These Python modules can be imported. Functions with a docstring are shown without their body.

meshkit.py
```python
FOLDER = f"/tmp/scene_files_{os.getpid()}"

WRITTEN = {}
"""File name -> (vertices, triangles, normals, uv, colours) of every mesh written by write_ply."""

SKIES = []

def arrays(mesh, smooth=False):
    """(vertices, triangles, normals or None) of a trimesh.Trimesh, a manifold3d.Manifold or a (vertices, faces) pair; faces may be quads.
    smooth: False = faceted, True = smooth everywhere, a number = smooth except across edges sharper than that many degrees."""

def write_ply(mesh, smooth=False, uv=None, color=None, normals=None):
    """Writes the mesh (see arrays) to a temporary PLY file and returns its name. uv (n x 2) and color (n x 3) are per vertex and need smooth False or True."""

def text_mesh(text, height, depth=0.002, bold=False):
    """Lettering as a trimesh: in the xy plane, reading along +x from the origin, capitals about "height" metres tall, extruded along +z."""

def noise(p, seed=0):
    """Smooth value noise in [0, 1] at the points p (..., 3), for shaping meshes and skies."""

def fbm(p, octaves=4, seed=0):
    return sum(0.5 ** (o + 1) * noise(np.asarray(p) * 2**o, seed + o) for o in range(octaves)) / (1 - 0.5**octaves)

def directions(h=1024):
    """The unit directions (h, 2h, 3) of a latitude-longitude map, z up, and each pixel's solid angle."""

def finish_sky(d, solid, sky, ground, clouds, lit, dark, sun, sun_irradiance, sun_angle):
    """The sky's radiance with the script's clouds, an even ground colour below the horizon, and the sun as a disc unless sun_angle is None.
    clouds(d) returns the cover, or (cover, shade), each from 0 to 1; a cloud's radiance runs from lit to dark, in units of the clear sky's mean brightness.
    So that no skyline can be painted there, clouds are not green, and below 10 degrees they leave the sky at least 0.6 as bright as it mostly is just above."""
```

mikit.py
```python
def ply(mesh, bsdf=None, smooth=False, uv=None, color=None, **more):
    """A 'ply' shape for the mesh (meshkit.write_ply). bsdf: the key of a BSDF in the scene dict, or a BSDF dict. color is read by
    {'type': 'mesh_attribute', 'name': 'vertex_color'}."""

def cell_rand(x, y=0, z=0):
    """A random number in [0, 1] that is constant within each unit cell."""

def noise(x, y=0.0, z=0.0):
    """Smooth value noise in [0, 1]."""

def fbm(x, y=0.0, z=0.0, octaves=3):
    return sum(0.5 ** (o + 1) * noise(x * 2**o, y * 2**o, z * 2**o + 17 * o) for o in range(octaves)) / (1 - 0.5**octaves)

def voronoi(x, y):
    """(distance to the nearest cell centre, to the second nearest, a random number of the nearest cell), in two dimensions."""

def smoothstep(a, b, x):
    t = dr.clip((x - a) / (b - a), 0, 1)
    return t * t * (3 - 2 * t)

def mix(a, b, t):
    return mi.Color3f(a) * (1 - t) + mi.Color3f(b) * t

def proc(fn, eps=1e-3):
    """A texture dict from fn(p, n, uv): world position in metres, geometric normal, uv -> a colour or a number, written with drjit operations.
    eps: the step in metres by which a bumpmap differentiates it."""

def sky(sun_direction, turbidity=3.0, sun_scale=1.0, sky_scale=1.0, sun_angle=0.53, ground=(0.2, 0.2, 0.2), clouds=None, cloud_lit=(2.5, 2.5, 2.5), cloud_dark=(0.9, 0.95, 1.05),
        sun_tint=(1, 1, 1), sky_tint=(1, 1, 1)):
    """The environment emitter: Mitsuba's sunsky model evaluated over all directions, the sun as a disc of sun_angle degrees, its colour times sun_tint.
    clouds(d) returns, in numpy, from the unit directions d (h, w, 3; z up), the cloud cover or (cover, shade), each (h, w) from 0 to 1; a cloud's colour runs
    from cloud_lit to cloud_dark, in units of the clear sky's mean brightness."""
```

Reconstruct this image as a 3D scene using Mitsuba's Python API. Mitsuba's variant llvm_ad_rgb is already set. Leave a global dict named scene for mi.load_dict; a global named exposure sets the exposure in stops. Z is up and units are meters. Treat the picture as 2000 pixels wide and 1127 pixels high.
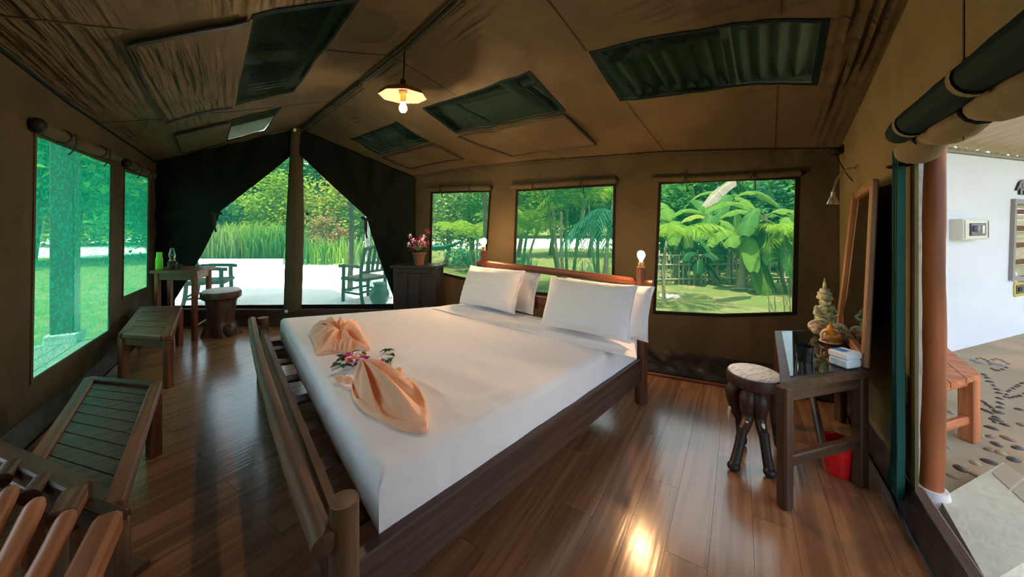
import math
import numpy as np
import trimesh
import shapely.geometry as sg
from shapely.ops import unary_union
from scipy.optimize import least_squares
import drjit as dr
import mitsuba as mi
import mikit
import meshkit
from mikit import proc, fbm, smoothstep, mix, cell_rand

scene, labels = {}, {}
T = mi.ScalarTransform4f

# ------------------------------------------------------------------ camera, sky, exposure
EYE, FOC, HOR = 1.45, 700.0, 430.0            # eye height (m), focal length and horizon row in the 2000 x 1127 frame
scene['camera'] = {
    'type': 'perspective', 'fov_axis': 'x', 'fov': math.degrees(2 * math.atan(1000 / FOC)), 'near_clip': 0.05, 'far_clip': 500.0,
    'to_world': T().look_at(origin=[0, 0, EYE], target=[0, 1, EYE], up=[0, 0, 1]),
    'principal_point_offset_y': (563.5 - HOR) / 1127,
}
SUN = (-0.27, -0.24, 0.93)
scene['sky'] = mikit.sky(SUN, turbidity=4.0, sun_scale=1.0, sky_scale=2.3, sun_angle=1.2, ground=(0.12, 0.15, 0.06),
                         clouds=lambda d: 0.55 + 0.25 * np.sin(3 * d[..., 0] + 2 * d[..., 1]), cloud_lit=(1.7, 1.7, 1.7), cloud_dark=(0.9, 0.95, 1.0))
exposure = 2.72
BULB = (135.0, 103.0, 69.0)                  # radiance of the tungsten bulbs

# ------------------------------------------------------------------ helpers: photograph geometry in metres
def at(px, py, Y):
    """The point at distance Y in front of the camera that lies on the line of sight of a place in the photograph."""
    return np.array([(px - 1000) / FOC * Y, Y, EYE - (py - HOR) / FOC * Y])


def gr(px, py, z=0.0):
    return at(px, py, (EYE - z) * FOC / (py - HOR))


def atz(px, py, z):
    return gr(px, py, z)


def unit(v):
    v = np.asarray(v, float)
    return v / max(np.linalg.norm(v), 1e-12)


# ------------------------------------------------------------------ helpers: entries of the scene
used = {}


def num(base):
    n = used.get(base, -1) + 1
    used[base] = n
    return base if n == 0 else f'{base}_{n:03d}'


def kid(parent, base):
    return num(parent + '__' + base)


def tag(key, label=None, cat=None, group=None, kind=None):
    d = {}
    if label: d['label'] = label
    if cat: d['category'] = cat
    if group: d['group'] = group
    if kind: d['kind'] = kind
    labels[key] = d
    return key


def thing(base, label, cat, group=None):
    return tag(num(base), label, cat, group)


def struct(key, label=None):
    used.setdefault(key, 0)
    return tag(key, label, None, None, 'structure')


def join(pieces):
    V, Fc, U, C, o = [], [], [], [], 0
    for p in pieces:
        V.append(p[0]); Fc.append(np.asarray(p[1]) + o); U.append(p[2] if p[2] is not None else np.zeros((len(p[0]), 2)))
        if len(p) > 3 and p[3] is not None: C.append(p[3])
        o += len(p[0])
    return np.vstack(V), np.vstack(Fc), np.vstack(U), (np.vstack(C) if C else None)


def put(key, pieces, mat, smooth=True, **more):
    if isinstance(pieces, tuple): pieces = [pieces]
    V, Fc, U, C = join(pieces)
    scene[key] = mikit.ply((V, Fc), mat, smooth, uv=U, color=C, **more)
    return key


def part(parent, base, pieces, mat, label=None, stuff=False, **more):
    k = kid(parent, base)
    put(k, pieces, mat, **more)
    if label or stuff: tag(k, label, None, None, 'stuff' if stuff else None)
    return k


# ------------------------------------------------------------------ helpers: shapes, each (vertices, faces, uv in metres)
rng0 = np.random.default_rng(5)


def explode(V, Fc):
    V = np.asarray(V)[np.asarray(Fc).reshape(-1)]
    return V, np.arange(len(V)).reshape(-1, 3)


_boxes = {}


def pbox(sx, sy, sz, b=None):
    """A box with chamfered edges about the origin."""
    b = min(sx, sy, sz) * 0.12 if b is None else b
    key = (round(sx, 4), round(sy, 4), round(sz, 4), round(b, 4))
    if key not in _boxes:
        pts = []
        for i in (-1, 1):
            for j in (-1, 1):
                for k in (-1, 1):
                    h = np.array([sx * i, sy * j, sz * k]) / 2
                    s = np.array([i, j, k]) * b
                    for m in range(3):
                        q = h - s
                        q[m] = h[m]
                        pts.append(q)
        m = trimesh.convex.convex_hull(np.array(pts))
        _boxes[key] = explode(m.vertices, m.faces)
    V, Fc = _boxes[key]
    a = int(np.argmax([sx, sy, sz]))
    o = [k for k in range(3) if k != a]
    U = np.stack([V[:, a], V[:, o[0]] + V[:, o[1]] * 0.9], 1) + rng0.uniform(0, 9, 2)
    return V.copy(), Fc, U


def xf(piece, M=None, t=(0, 0, 0)):
    V = piece[0] if M is None else piece[0] @ np.asarray(M).T
    return (V + np.asarray(t, float), *piece[1:])


def rotz(a):
    c, s = math.cos(a), math.sin(a)
    return np.array([[c, -s, 0], [s, c, 0], [0, 0, 1.0]])


def frame(x, up=(0, 0, 1)):
    x = unit(x)
    y = np.cross(up, x)
    y = unit(y) if np.linalg.norm(y) > 1e-6 else np.array([0, 1.0, 0])
    return np.stack([x, y, np.cross(x, y)], 1)


def beam(p, q, w, h, b=None, up=(0, 0, 1), ext=0.0):
    """A squared bar from p to q, w wide and h high."""
    p, q = np.asarray(p, float), np.asarray(q, float)
    return xf(pbox(np.linalg.norm(q - p) + ext, w, h, b), frame(q - p, up), (p + q) / 2)


def hexa(lo, hi, b=None):
    """A solid between two quads (four corners each)."""
    P = np.vstack([lo, hi])
    m = trimesh.convex.convex_hull(P)
    V, Fc = explode(m.vertices, m.faces)
    d = unit(np.asarray(lo[1]) - np.asarray(lo[0]))
    e = unit(np.asarray(lo[3]) - np.asarray(lo[0]))
    return V, Fc, np.stack([V @ d, V @ e + V[:, 2]], 1) + rng0.uniform(0, 9, 2)


def tube(path, r, n=10, cap=True, lump=0.0, seed=0):
    path = np.asarray(path, float)
    r = np.broadcast_to(np.asarray(r, float), (len(path),)).copy()
    t = np.gradient(path, axis=0)
    t /= np.linalg.norm(t, axis=1, keepdims=True) + 1e-12
    a = np.cross(t[0], [0, 0, 1.0])
    if np.linalg.norm(a) < 0.1: a = np.cross(t[0], [1.0, 0, 0])
    A = []
    for k in range(len(path)):
        a = unit(a - t[k] * (a @ t[k]))
        A.append(a)
    A = np.array(A)
    B = np.cross(t, A)
    g = np.linspace(0, 2 * np.pi, n + 1)
    s = np.concatenate([[0], np.cumsum(np.linalg.norm(np.diff(path, axis=0), axis=1))])
    rr = np.repeat(r[:, None], n + 1, 1)
    if lump:
        q = np.stack([np.cos(g)[None] * 1.5 + 0 * s[:, None], np.sin(g)[None] * 1.5 + 0 * s[:, None], s[:, None] * 6 + 0 * g[None]], -1) + seed * 7.1
        rr = rr * (1 + lump * 2 * (meshkit.fbm(q, 3, seed) - 0.5))
    V = path[:, None] + rr[..., None] * (np.cos(g)[None, :, None] * A[:, None] + np.sin(g)[None, :, None] * B[:, None])
    U = np.stack(np.broadcast_arrays(s[:, None], (g / (2 * np.pi))[None] * 2 * np.pi * r.mean()), -1) + rng0.uniform(0, 9, 2)
    pieces = [gridmesh(V, U, flip=True)]
    if cap:
        for k, sgn in ((0, -1), (len(path) - 1, 1)):
            ring = V[k, :-1]
            c = ring.mean(0) + sgn * t[k] * r[k] * 0.18
            inner = c + (ring - c) * 0.8 - sgn * t[k] * r[k] * 0.05
            W = np.vstack([ring, inner, [c]])
            i = np.arange(n)
            j = (i + 1) % n
            f = np.vstack([np.stack([i, j, n + j], 1), np.stack([i, n + j, n + i], 1), np.stack([n + i, n + j, np.full(n, 2 * n)], 1)])
            if sgn < 0: f = f[:, ::-1]
            pieces.append((W, f, (W[:, :2] * 0.2 + W[:, 2:] * 0.2) + 3.3))
    V, Fc, U, _ = join(pieces)
    return V, Fc, U


def gridmesh(P, U=None, flip=False):
    m, n = P.shape[:2]
    i, j = np.meshgrid(np.arange(m - 1), np.arange(n - 1), indexing='ij')
    q = np.stack([i * n + j, (i + 1) * n + j, (i + 1) * n + j + 1, i * n + j + 1], -1).reshape(-1, 4)
    f = np.vstack([q[:, [0, 1, 2]], q[:, [0, 2, 3]]])
    if flip: f = f[:, ::-1]
    if U is None:
        a, b = np.meshgrid(np.linspace(0, 1, m), np.linspace(0, 1, n), indexing='ij')
        du = np.linalg.norm(np.diff(P[:, n // 2], axis=0), axis=1).sum()
        dv = np.linalg.norm(np.diff(P[m // 2], axis=0), axis=1).sum()
        U = np.stack([a * du, b * dv], -1)
    return P.reshape(-1, 3), f, np.asarray(U).reshape(-1, 2)


def slabgrid(P, N, th):
    """A cloth: the grid P and its copy th behind it (against N), closed around the rim."""
    N = np.broadcast_to(N, P.shape)
    B = P - N * th
    a, b = gridmesh(P), gridmesh(B, flip=True)
    rim = []
    for top, bot in ((P[0], B[0]), (P[-1], B[-1]), (P[:, 0], B[:, 0]), (P[:, -1], B[:, -1])):
        rim.append(gridmesh(np.stack([top, bot])))
    return [a, b, *rim]


def lathe(profile, n=24, squash=(1, 1), split=40):
    """A turned shape; ridges sharper than split degrees stay sharp."""
    p = np.asarray(profile, float)
    g = np.linspace(0, 2 * np.pi, n + 1)
    groups, cur = [], [0]
    for k in range(1, len(p)):
        cur.append(k)
        if k < len(p) - 1:
            a, b = p[k] - p[k - 1], p[k + 1] - p[k]
            ang = abs((math.degrees(math.atan2(b[1], b[0]) - math.atan2(a[1], a[0])) + 180) % 360 - 180)
            if ang > split:
                groups.append(cur)
                cur = [k]
    groups.append(cur)
    out = []
    for gidx in groups:
        q = p[gidx]
        V = np.stack([q[:, :1] * np.cos(g)[None] * squash[0], q[:, :1] * np.sin(g)[None] * squash[1], np.repeat(q[:, 1:], n + 1, 1)], -1)
        out.append(gridmesh(V, np.stack(np.broadcast_arrays(q[:, 1:] + q[:, :1], (g * 0.1)[None]), -1), flip=True))
    V, Fc, U, _ = join(out)
    return V, Fc, U


def ball(c, r, n=10):
    r = np.broadcast_to(np.asarray(r, float), 3)
    a, b = np.meshgrid(np.linspace(0, np.pi, n), np.linspace(0, 2 * np.pi, 2 * n + 1), indexing='ij')
    P = np.stack([np.sin(a) * np.cos(b), np.sin(a) * np.sin(b), np.cos(a)], -1) * r + np.asarray(c)
    return gridmesh(P, np.stack([a, b], -1) * r.mean())


def extr(poly, depth):
    """A flat outline (shapely) of the xy plane extruded along +z, faceted."""
    polys = getattr(poly, 'geoms', [poly])
    out = []
    for g in polys:
        if g.is_empty or g.area < 1e-9: continue
        m = trimesh.creation.extrude_polygon(g, depth, engine='earcut')
        V, Fc = explode(m.vertices, m.faces)
        out.append((V, Fc, V[:, :2] + V[:, 2:] * 0.3))
    V, Fc, U, _ = join(out)
    return V, Fc, U


def onplane(piece, o, ex, ey, ez):
    V = piece[0]
    return (np.asarray(o) + V[:, :1] * ex + V[:, 1:2] * ey + V[:, 2:] * ez, *piece[1:])


def smoothpath(pts, n=24):
    pts = np.asarray(pts, float)
    s = np.concatenate([[0], np.cumsum(np.linalg.norm(np.diff(pts, axis=0), axis=1))])
    from scipy.interpolate import PchipInterpolator
    return PchipInterpolator(s, pts, axis=0)(np.linspace(0, s[-1], n))


# ------------------------------------------------------------------ materials
def rgb(*c):
    return {'type': 'rgb', 'value': list(map(float, c))}


def mat(key, base, rough=0.6, spec=0.3, metallic=0.0, bump=None, bscale=0.002, two=True, **more):
    d = {'type': 'principled', 'base_color': base if isinstance(base, dict) else rgb(*base), 'roughness': rough, 'specular': spec, 'metallic': metallic, **more}
    if bump is not None:
        d = {'type': 'bumpmap', 'arbitrary': bump, 'scale': bscale, 'bsdf': d}
    scene[key] = {'type': 'twosided', 'bsdf': d} if two else d
    return key


def woodfn(c1, c2, c3, fu=2.5, fv=55.0):
    def fn(p, n, uv):
        g = fbm(uv.x * fu, uv.y * fv, 0.0, 3)
        k = fbm(uv.x * 1.3 + 5, uv.y * 9, 3.0, 2)
        return mix(mix(c1, c2, smoothstep(0.3, 0.7, g)), c3, smoothstep(0.5, 0.8, k) * 0.6)
    return fn


mat('wood_red', proc(woodfn((0.17, 0.058, 0.026), (0.11, 0.034, 0.016), (0.065, 0.024, 0.012))), 0.42, 0.4)
mat('wood_log', proc(woodfn((0.15, 0.078, 0.038), (0.085, 0.042, 0.021), (0.045, 0.024, 0.013), 2.0, 40)), 0.5, 0.4)
mat('wood_dark', proc(woodfn((0.075, 0.038, 0.024), (0.05, 0.024, 0.015), (0.035, 0.018, 0.012))), 0.4, 0.4)
mat('wood_vanity', proc(woodfn((0.066, 0.030, 0.016), (0.042, 0.019, 0.010), (0.026, 0.013, 0.008))), 0.45, 0.4)
mat('wood_black', proc(woodfn((0.022, 0.016, 0.013), (0.015, 0.011, 0.009), (0.03, 0.02, 0.014))), 0.45, 0.35)
mat('wood_stick', proc(woodfn((0.36, 0.135, 0.06), (0.22, 0.075, 0.032), (0.10, 0.038, 0.02), 2.0, 30)), 0.38, 0.45)
mat('wood_orange', proc(woodfn((0.48, 0.17, 0.07), (0.36, 0.115, 0.045), (0.25, 0.08, 0.035))), 0.5, 0.35)
mat('wood_post', proc(woodfn((0.38, 0.115, 0.04), (0.24, 0.068, 0.024), (0.06, 0.02, 0.010), 1.6, 22)), 0.5, 0.35)
mat('wood_mirror', proc(woodfn((0.30, 0.14, 0.06), (0.22, 0.095, 0.04), (0.15, 0.06, 0.03))), 0.35, 0.45)
mat('wood_outdoor', proc(woodfn((0.055, 0.04, 0.03), (0.04, 0.03, 0.022), (0.03, 0.022, 0.018))), 0.7, 0.2)


def floorfn(p, n, uv):
    idx = dr.floor(uv.y / 10.0)
    tone = 0.92 + 0.16 * cell_rand(idx, 3, 1)
    g = fbm(uv.x * 1.6 + idx * 3.7, uv.y * 42, 0.0, 3)
    k = fbm(uv.x * 0.9 + idx * 1.7, uv.y * 11, 2.0, 2)
    return mix(mix((0.27, 0.125, 0.056), (0.18, 0.078, 0.034), smoothstep(0.3, 0.7, g)), (0.13, 0.056, 0.026), smoothstep(0.52, 0.8, k) * 0.5) * tone


mat('laminate', proc(floorfn), 0.2, 1.0, clearcoat=1.0, clearcoat_gloss=0.75, bump=proc(lambda p, n, uv: fbm(uv.x * 3, uv.y * 60, 0.0, 2), 2e-3), bscale=0.0004)


def canvasfn(a, b):
    def fn(p, n, uv):
        g = fbm(p.x * 2.2, p.y * 2.2, p.z * 2.2, 3)
        weave = 0.94 + 0.12 * mikit.noise(p.x * 160, p.y * 160, p.z * 160)
        return mix(a, b, smoothstep(0.3, 0.75, g)) * weave
    return fn


def canvasbump(p, n, uv):
    w = fbm(p.x * 5 + p.y * 3, p.z * 1.3 + p.x * 0.6, p.y * 5 - p.x * 3, 3)
    r = dr.abs(mikit.noise(p.x * 7 + p.z * 4, p.y * 7 - p.z * 3, p.z * 2.0) - 0.5)
    return w * 1.0 + dr.sqrt(r + 0.01) * 0.35


mat('canvas', proc(canvasfn((0.080, 0.064, 0.036), (0.058, 0.046, 0.026))), 0.8, 0.15, bump=proc(canvasbump, 4e-3), bscale=0.03)
mat('canvas_roof', proc(canvasfn((0.115, 0.085, 0.047), (0.082, 0.060, 0.034))), 0.75, 0.15,
    bump=proc(lambda p, n, uv: fbm(uv.x * 2.2, uv.y * 26, 1.0, 3) * smoothstep(0.35, 0.65, fbm(uv.x * 1.1, uv.y * 1.4, 4.0, 2)) + 0.3 * fbm(uv.x * 7, uv.y * 9, 0.0, 2), 3e-3), bscale=0.04)
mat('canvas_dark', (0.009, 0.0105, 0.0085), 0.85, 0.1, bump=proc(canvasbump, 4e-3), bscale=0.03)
mat('canvas_gable_lit', proc(canvasfn((0.165, 0.128, 0.058), (0.125, 0.096, 0.043))), 0.8, 0.15, bump=proc(lambda p, n, uv: fbm(p.x * 4 + p.y * 4, p.z * 2.5, p.y * 3, 3), 4e-3), bscale=0.02)  # yellower, smoother gable cloth with the wall's stronger light put into its colour
mat('canvas_pale', (0.165, 0.128, 0.075), 0.8, 0.15, bump=proc(canvasbump, 4e-3), bscale=0.03)
mat('curtain_green', (0.003, 0.013, 0.012), 0.75, 0.15, bump=proc(canvasbump, 4e-3), bscale=0.02)
mat('curtain_teal', (0.012, 0.062, 0.052), 0.75, 0.15)
mat('plastic_black', proc(lambda p, n, uv: mix((0.012, 0.012, 0.014), (0.03, 0.029, 0.03), smoothstep(0.4, 0.7, fbm(p.x * 9, p.y * 9, p.z * 9, 3)))), 0.35, 0.5)
mat('black_matt', (0.01, 0.01, 0.01), 0.6, 0.3)


def net(key, tint, veil, w):
    scene[key] = {'type': 'blendbsdf', 'weight': w,
                  'clear': {'type': 'thindielectric', 'int_ior': 1.02, 'specular_transmittance': rgb(*tint)},
                  'threads': {'type': 'principledthin', 'base_color': rgb(*veil), 'roughness': 0.7, 'diff_trans': 1.2, 'spec_trans': 0.0}}
    return key


net('net_fine', (0.90, 0.97, 0.92), (0.02, 0.42, 0.27), 0.18)
net('net_door', (0.93, 0.99, 0.96), (0.05, 0.50, 0.37), 0.26)
net('net_green', (0.50, 0.95, 0.72), (0.01, 0.60, 0.34), proc(lambda p, n, uv: 0.36 + 0.3 * smoothstep(0.45, 0.7, fbm(p.x * 50 + p.y * 50, p.z * 70, p.y * 36, 3))))
net('net_roof', (0.55, 0.70, 0.62), (0.010, 0.030, 0.022), 0.25)


def sheetbump(p, n, uv):
    a = fbm(p.x * 2.0 - p.y * 1.2, p.y * 7 + p.x * 5.0, p.z * 2.5, 3)
    b = fbm(p.x * 11 + p.z * 6, p.y * 11, p.z * 8, 2)
    return a + 0.22 * b


mat('sheet', (0.80, 0.79, 0.82), 0.75, 0.2, bump=proc(sheetbump, 3e-3), bscale=0.016, sheen=0.3)
mat('pillowcase', (0.82, 0.81, 0.83), 0.75, 0.2, bump=proc(lambda p, n, uv: fbm(p.x * 6 + p.z * 5, p.y * 6 - p.z * 3, p.z * 7, 3), 3e-3), bscale=0.018, sheen=0.3)
mat('towel', proc(lambda p, n, uv: mix((0.82, 0.44, 0.27), (0.87, 0.53, 0.35), fbm(p.x * 30, p.y * 30, p.z * 30, 2))), 0.9, 0.1,
    bump=proc(lambda p, n, uv: fbm(p.x * 120, p.y * 120, p.z * 120, 2) + 2.5 * fbm(p.x * 24, p.y * 24, p.z * 24, 2), 2e-3), bscale=0.003, sheen=0.6)
mat('cushion_white', (0.72, 0.72, 0.74), 0.6, 0.3)
mat('cushion_grey', proc(lambda p, n, uv: mix((0.74, 0.76, 0.82), (0.45, 0.47, 0.52), smoothstep(0.42, 0.75, fbm(p.x * 26 + p.y * 12, p.y * 95 - p.x * 40, 0.0, 3)))), 0.55, 0.35)
mat('brass', (0.55, 0.36, 0.14), 0.3, 0.5, metallic=0.9)
mat('chrome', (0.7, 0.68, 0.64), 0.25, 0.5, metallic=0.9)
mat('copper', (0.30, 0.125, 0.05), 0.5, 0.4, metallic=0.2)
mat('knob_white', (0.75, 0.74, 0.7), 0.4, 0.4)
mat('leaf_dark', (0.012, 0.055, 0.014), 0.45, 0.4)
mat('petal_pink', (0.42, 0.015, 0.13), 0.6, 0.3)
mat('petal_white', (0.8, 0.72, 0.74), 0.6, 0.3)
mat('petal_orange', (0.75, 0.25, 0.12), 0.6, 0.3)
mat('terracotta', (0.12, 0.055, 0.035), 0.7, 0.2)
mat('red_plastic', (0.62, 0.008, 0.012), 0.35, 0.5)
mat('green_plastic', (0.12, 0.62, 0.02), 0.35, 0.5)
mat('paint_white', proc(lambda p, n, uv: mix((0.62, 0.66, 0.72), (0.68, 0.71, 0.76), fbm(p.x * 3, p.y * 3, p.z * 3, 3))), 0.7, 0.2)
mat('concrete_white', proc(lambda p, n, uv: mix((0.68, 0.66, 0.64), (0.5, 0.47, 0.44), smoothstep(0.45, 0.75, fbm(p.x * 14, p.y * 14, p.z * 14, 3)))), 0.8, 0.2)
mat('safe_cream', (0.60, 0.60, 0.52), 0.4, 0.4)
mat('safe_panel', (0.02, 0.025, 0.07), 0.3, 0.5)
mat('lime', (0.6, 0.6, 0.55), 0.4, 0.4)
mat('grey_frame', (0.25, 0.24, 0.23), 0.6, 0.3)
mat('yellow_rim', (0.5, 0.38, 0.06), 0.5, 0.3)
mat('label_blue', (0.05, 0.25, 0.55), 0.4, 0.4)
mat('box_clear', (0.62, 0.70, 0.74), 0.2, 0.5)
mat('amber', (0.55, 0.22, 0.02), 0.15, 0.6, clearcoat=0.8)
mat('jade', proc(lambda p, n, uv: mix((0.55, 0.52, 0.32), (0.22, 0.27, 0.15), smoothstep(0.4, 0.65, fbm(p.x * 60, p.y * 60, p.z * 60, 3)))), 0.4, 0.4)
mat('shell', proc(lambda p, n, uv: mix((0.58, 0.48, 0.34), (0.30, 0.2, 0.12), smoothstep(0.45, 0.7, fbm(p.x * 50, p.y * 50, p.z * 70, 3)))), 0.4, 0.4)
mat('ivory', (0.72, 0.66, 0.5), 0.35, 0.4)
mat('glass_top', (0.012, 0.014, 0.013), 0.04, 0.6)
scene['mirror_glass'] = {'type': 'twosided', 'bsdf': {'type': 'conductor', 'material': 'Ag', 'specular_reflectance': rgb(0.82, 0.84, 0.82)}}
scene['glass_clear'] = {'type': 'thindielectric'}
mat('tin_roof', proc(lambda p, n, uv: mix((0.34, 0.36, 0.33), (0.25, 0.25, 0.22), fbm(p.x * 2, p.y * 2, p.z * 2, 3))), 0.5, 0.4)
mat('tin_pink', (0.50, 0.40, 0.35), 0.5, 0.4)
mat('roof_timber', (0.22, 0.2, 0.16), 0.7, 0.2)
mat('paving', proc(lambda p, n, uv: mix((0.80, 0.78, 0.74), (0.70, 0.68, 0.64), fbm(p.x * 5, p.y * 5, 0.0, 3))), 0.8, 0.15)
mat('road_white', (0.78, 0.77, 0.74), 0.9, 0.1)
mat('deck_board', proc(woodfn((0.25, 0.245, 0.235), (0.19, 0.185, 0.18), (0.14, 0.135, 0.13))), 0.7, 0.2)
mat('lawn', proc(lambda p, n, uv: mix(mix((0.075, 0.11, 0.03), (0.12, 0.15, 0.045), fbm(p.x * 1.5, p.y * 1.5, 0.0, 3)), (0.20, 0.16, 0.085), smoothstep(0.45, 0.7, fbm(p.x * 5, p.y * 5, 7.0, 4)) * 0.6)), 0.95, 0.05)
mat('earth_sand', proc(lambda p, n, uv: mix(mix((0.34, 0.28, 0.19), (0.27, 0.22, 0.15), fbm(p.x * 4, p.y * 4, 0.0, 3)), (0.48, 0.32, 0.2), smoothstep(0.5, 0.8, fbm(p.x * 2.2, p.y * 2.2, 3.0, 2)) * 0.5)), 0.85, 0.15,
    bump=proc(lambda p, n, uv: fbm(p.x * 60, p.y * 60, 0.0, 3), 2e-3), bscale=0.002)
mat('pebble_dark', (0.06, 0.048, 0.042), 0.5, 0.35)
mat('pebble_brown', (0.17, 0.11, 0.075), 0.5, 0.35)
mat('pebble_grey', (0.2, 0.215, 0.23), 0.5, 0.35)
mat('stone_slab', proc(lambda p, n, uv: mix((0.58, 0.54, 0.43), (0.46, 0.43, 0.34), fbm(p.x * 30, p.y * 30, p.z * 30, 4))), 0.85, 0.15,
    bump=proc(lambda p, n, uv: fbm(p.x * 80, p.y * 80, 0.0, 3), 2e-3), bscale=0.002)
mat('tile_brown', (0.40, 0.33, 0.23), 0.7, 0.2)
mat('bark', proc(lambda p, n, uv: mix((0.16, 0.12, 0.08), (0.08, 0.06, 0.04), fbm(p.x * 12, p.y * 12, p.z * 3, 3))), 0.9, 0.1)
mat('stem_green', (0.10, 0.17, 0.05), 0.6, 0.3)
mat('stalk_pale', (0.30, 0.27, 0.16), 0.7, 0.2)
mat('bamboo', proc(woodfn((0.46, 0.40, 0.27), (0.34, 0.30, 0.19), (0.2, 0.18, 0.11))), 0.6, 0.3)
mat('dry_leaf', (0.42, 0.36, 0.26), 0.8, 0.1)
mat('hammock_cloth', (0.02, 0.16, 0.11), 0.8, 0.1)
mat('pot_glaze', (0.05, 0.08, 0.06), 0.4, 0.4)
scene['greenery'] = {'type': 'principledthin', 'base_color': {'type': 'mesh_attribute', 'name': 'vertex_color'}, 'roughness': 0.45, 'diff_trans': 0.9, 'spec_trans': 0.0, 'eta': 1.4}
# ------------------------------------------------------------------ the room: plan corners and heights
A, C, D, E = np.array([-4.96, 5.0]), np.array([-1.33, 4.94]), np.array([2.77, 3.03]), np.array([-0.34, -1.86])
APEX = at(583, 250, 5.0)
RIDGE = np.array([APEX, [-0.829, 2.763, 2.80], [-0.30, 2.20, 2.86], [1.18, 0.53, 3.08]])
EAVE_L = np.array([[*A, 2.27], at(150, 200, 2.83), [-2.91, 2.04, 2.48], [*E, 2.78]])
EAVE_L[1, 0] = A[0] + 0.675 * (5 - EAVE_L[1, 1]); EAVE_L[1, 2] = 2.39
EAVE_L[2, 0] = A[0] + 0.675 * (5 - EAVE_L[2, 1])


def wall_hit(p0, p1, px, py=None, off=0.0):
    """(distance along the wall, height, point) where the line of sight of a place in the photograph meets the wall, moved off inwards."""
    d = unit(p1 - p0)
    nrm = np.array([d[1], -d[0]])
    q = p0 + nrm * off
    k = (px - 1000) / FOC
    M = np.array([[k, -d[0]], [1.0, -d[1]]])
    Y, s = np.linalg.solve(M, q)
    z = None if py is None else EYE - (py - HOR) / FOC * Y
    return s, z, np.array([k * Y, Y, 0 if z is None else z])


def eave_r_point(px, py):
    s, z, p = wall_hit(C, D, px, py)
    return p


EAVE_R = np.array([[*C, 2.05], eave_r_point(930, 326), eave_r_point(1050, 314), eave_r_point(1300, 296), eave_r_point(1480, 291), [*D, 2.056]])


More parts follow.
